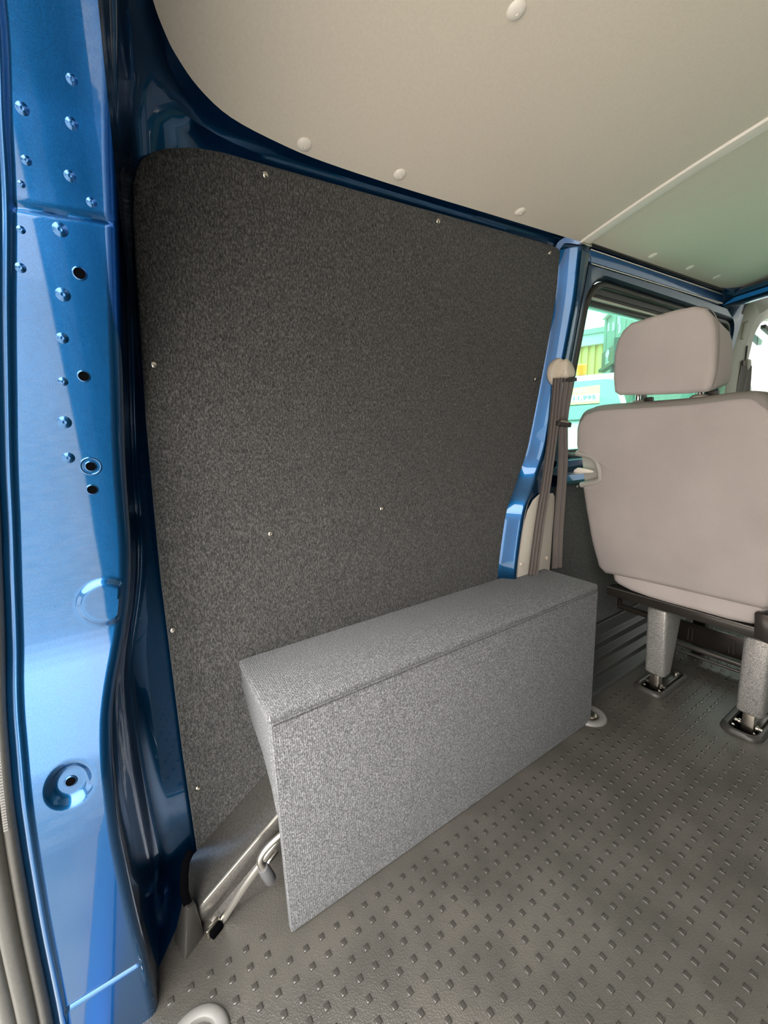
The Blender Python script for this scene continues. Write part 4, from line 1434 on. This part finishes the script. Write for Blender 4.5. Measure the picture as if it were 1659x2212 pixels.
# white van facing us, with orange beacon and price card behind its windscreen
van = thing('parked_van', 'white van with price card in windscreen and orange beacon, parked outside the window', 'van', (-3.6, 6.8, gz))
fwd = Vector((0.51, -0.86, 0)).normalized()          # towards us
sd = Vector((-fwd.y, fwd.x, 0))                      # to the right in the photo
if sd.dot(Vector((1, 1, 0))) < 0:
    sd = -sd
vo = Vector((-3.55, 6.10, 0))                        # middle of the windscreen base


def vp(f_, s_, z):
    return vo + fwd * f_ + sd * s_ + Vector((0, 0, z))


def van_section(prof, name, mat, w0, w1=None, bevel=0.03):
    m = MB()
    m.hull([vp(f_, s_ * ww, z) for f_, z, ww in prof for s_ in (-1, 1)], bevel, 3)
    return m.build(name, mat, van)


van_section([(-0.62, 1.65, 0.70), (-2.9, 1.68, 0.74), (0.06, 0.93, 0.88), (-0.50, 1.60, 0.72), (-2.9, -0.3, 0.92), (0.05, 0.3, 0.92), (-2.9, 0.9, 0.92), (0.05, 0.8, 0.92)], 'cab_body', 'white_paint', 0.9)
van_section([(0.0, 0.96, 0.86), (0.0, -0.3, 0.92), (0.72, 0.74, 0.84), (0.80, 0.60, 0.86), (0.86, 0.1, 0.88), (0.86, -0.3, 0.88)], 'bonnet', 'white_paint', 0.9, None, 0.05)
# windscreen, raised slightly off the body
w0, w1_ = (0.055, 0.985), (-0.46, 1.535)
m = MB()
nrm = Vector((fwd.x * 0.74, fwd.y * 0.74, 0.67))
ol = []
for s_, t in ((-0.80, 0.0), (-0.66, 0.97), (-0.55, 1.0), (0.55, 1.0), (0.66, 0.97), (0.80, 0.0)):
    ol.append(vp(lerp(w0[0], w1_[0], t), s_, lerp(w0[1], w1_[1], t)) + nrm * 0.012)
m.prism(ol, nrm * 0.012, 0.003)
m.build('windscreen', 'screen', van, smooth=0)
aw = sd
upw = (vp(w1_[0], 0, w1_[1]) - vp(w0[0], 0, w0[1])).normalized()
nw = sd.cross(upw)
if nw.dot(fwd) < 0:
    nw = -nw


def on_screen(s_, t, d):
    return vp(lerp(w0[0], w1_[0], t), s_, lerp(w0[1], w1_[1], t)) + nw * d


m = MB()
m.face([on_screen(s_, t, 0.032) for s_, t in ((0.03, 0.36), (0.50, 0.36), (0.50, 0.84), (0.03, 0.80))])
m.build('price_card', 'card', van, smooth=0)
m = MB()
m.face([on_screen(s_, t, 0.034) for s_, t in ((0.11, 0.42), (0.49, 0.42), (0.49, 0.61), (0.11, 0.61))])
m.build('price_strip', 'paper', van, smooth=0)
pc = on_screen(0.305, 0.515, 0.036)
text_on('11,995', 0.112, pc, sd, nw, 0, 0, 0, 'ink', 'price_digits', van, upw)
pc = on_screen(0.27, 0.70, 0.034)
text_on('RBC', 0.10, pc, sd, nw, 0, 0, 0, 'paper', 'card_heading', van, upw)
MB().tube([on_screen(-0.6, 0.02, 0.035), on_screen(0.05, 0.06, 0.035)], 0.012, 8).build('wiper', 'dark_plastic', van)
for i in range(5):
    z = 0.62 - i * 0.075
    m = MB()
    m.hull([vp(f_, s_ * 0.55, zz) for f_, zz in ((0.84, z), (0.90, z), (0.86, z - 0.03), (0.90, z - 0.03)) for s_ in (-1, 1)])
    m.build('grille_slat', 'dark_plastic' if i % 2 == 0 else 'white_paint', van, smooth=0)
for s_ in (-1, 1):
    MB().hull([vp(f_, s_ * q, z) for f_, q, z in ((0.80, 0.58, 0.60), (0.80, 0.84, 0.62), (0.88, 0.58, 0.40), (0.88, 0.84, 0.42), (0.70, 0.84, 0.5))], 0.02).build('headlamp', 'chrome', van)
bc = vp(-0.80, 0.25, 1.635)
MB().lathe(bc, (0, 0, 1), [(0.08, 0), (0.08, 0.02), (0.07, 0.03)], 20).build('beacon_base', 'dark_plastic', van)
MB().lathe(bc, (0, 0, 1), [(0.058, 0.03), (0.070, 0.10), (0.076, 0.18), (0.064, 0.195), (0, 0.20)], 20).build('beacon_lens', 'orange', van)

# grey unit beyond the cab door
gu = thing('grey_shed', 'pale grey shed with dark framing seen through the cab door window', 'building', (-6, 24, gz))
o_, a_, n_ = frame_of((-4.0, 19.5, 0), (-0.9, 0.25, 0))
if n_.dot(Vector((0, -1, 0))) < 0:
    n_ = -n_
quad_box(o_, a_, n_, -6, 6, gz, 6.0, -3, 0, 'wall', 'shed_wall', gu)
for u in (-4, -2.2, -0.4, 1.4, 3.2):
    quad_box(o_, a_, n_, u, u + 0.22, gz, 6.0, 0, 0.06, 'frame_post', 'grey_plain', gu)
for z in (2.2, 3.1, 4.0):
    quad_box(o_, a_, n_, -6, 6, z, z + 0.10, 0, 0.05, 'frame_rail', 'grey_plain', gu)

# unseen building added behind the van: blocks low sky, gives the paint reflections
bb = thing('added_building', 'unseen brick building added behind the van for reflections and shade', 'building', (0, -10, gz))
MB().box((-22, -13, gz), (22, -9, 4.6)).build('wall', 'brick', bb, smooth=0)
MB().hull([(-22.4, -8.7, 4.6), (22.4, -8.7, 4.6), (-22.4, -13, 5.8), (22.4, -13, 5.8), (-22.4, -13, 4.6), (22.4, -13, 4.6)]).build('roof', 'grey_roof', bb, smooth=0)
for u in (-16, -8, 1, 9, 16):
    MB().box((u, -9.0, gz), (u + 3.2, -8.94, 2.9)).build('shutter', 'white_trim', bb, smooth=0)
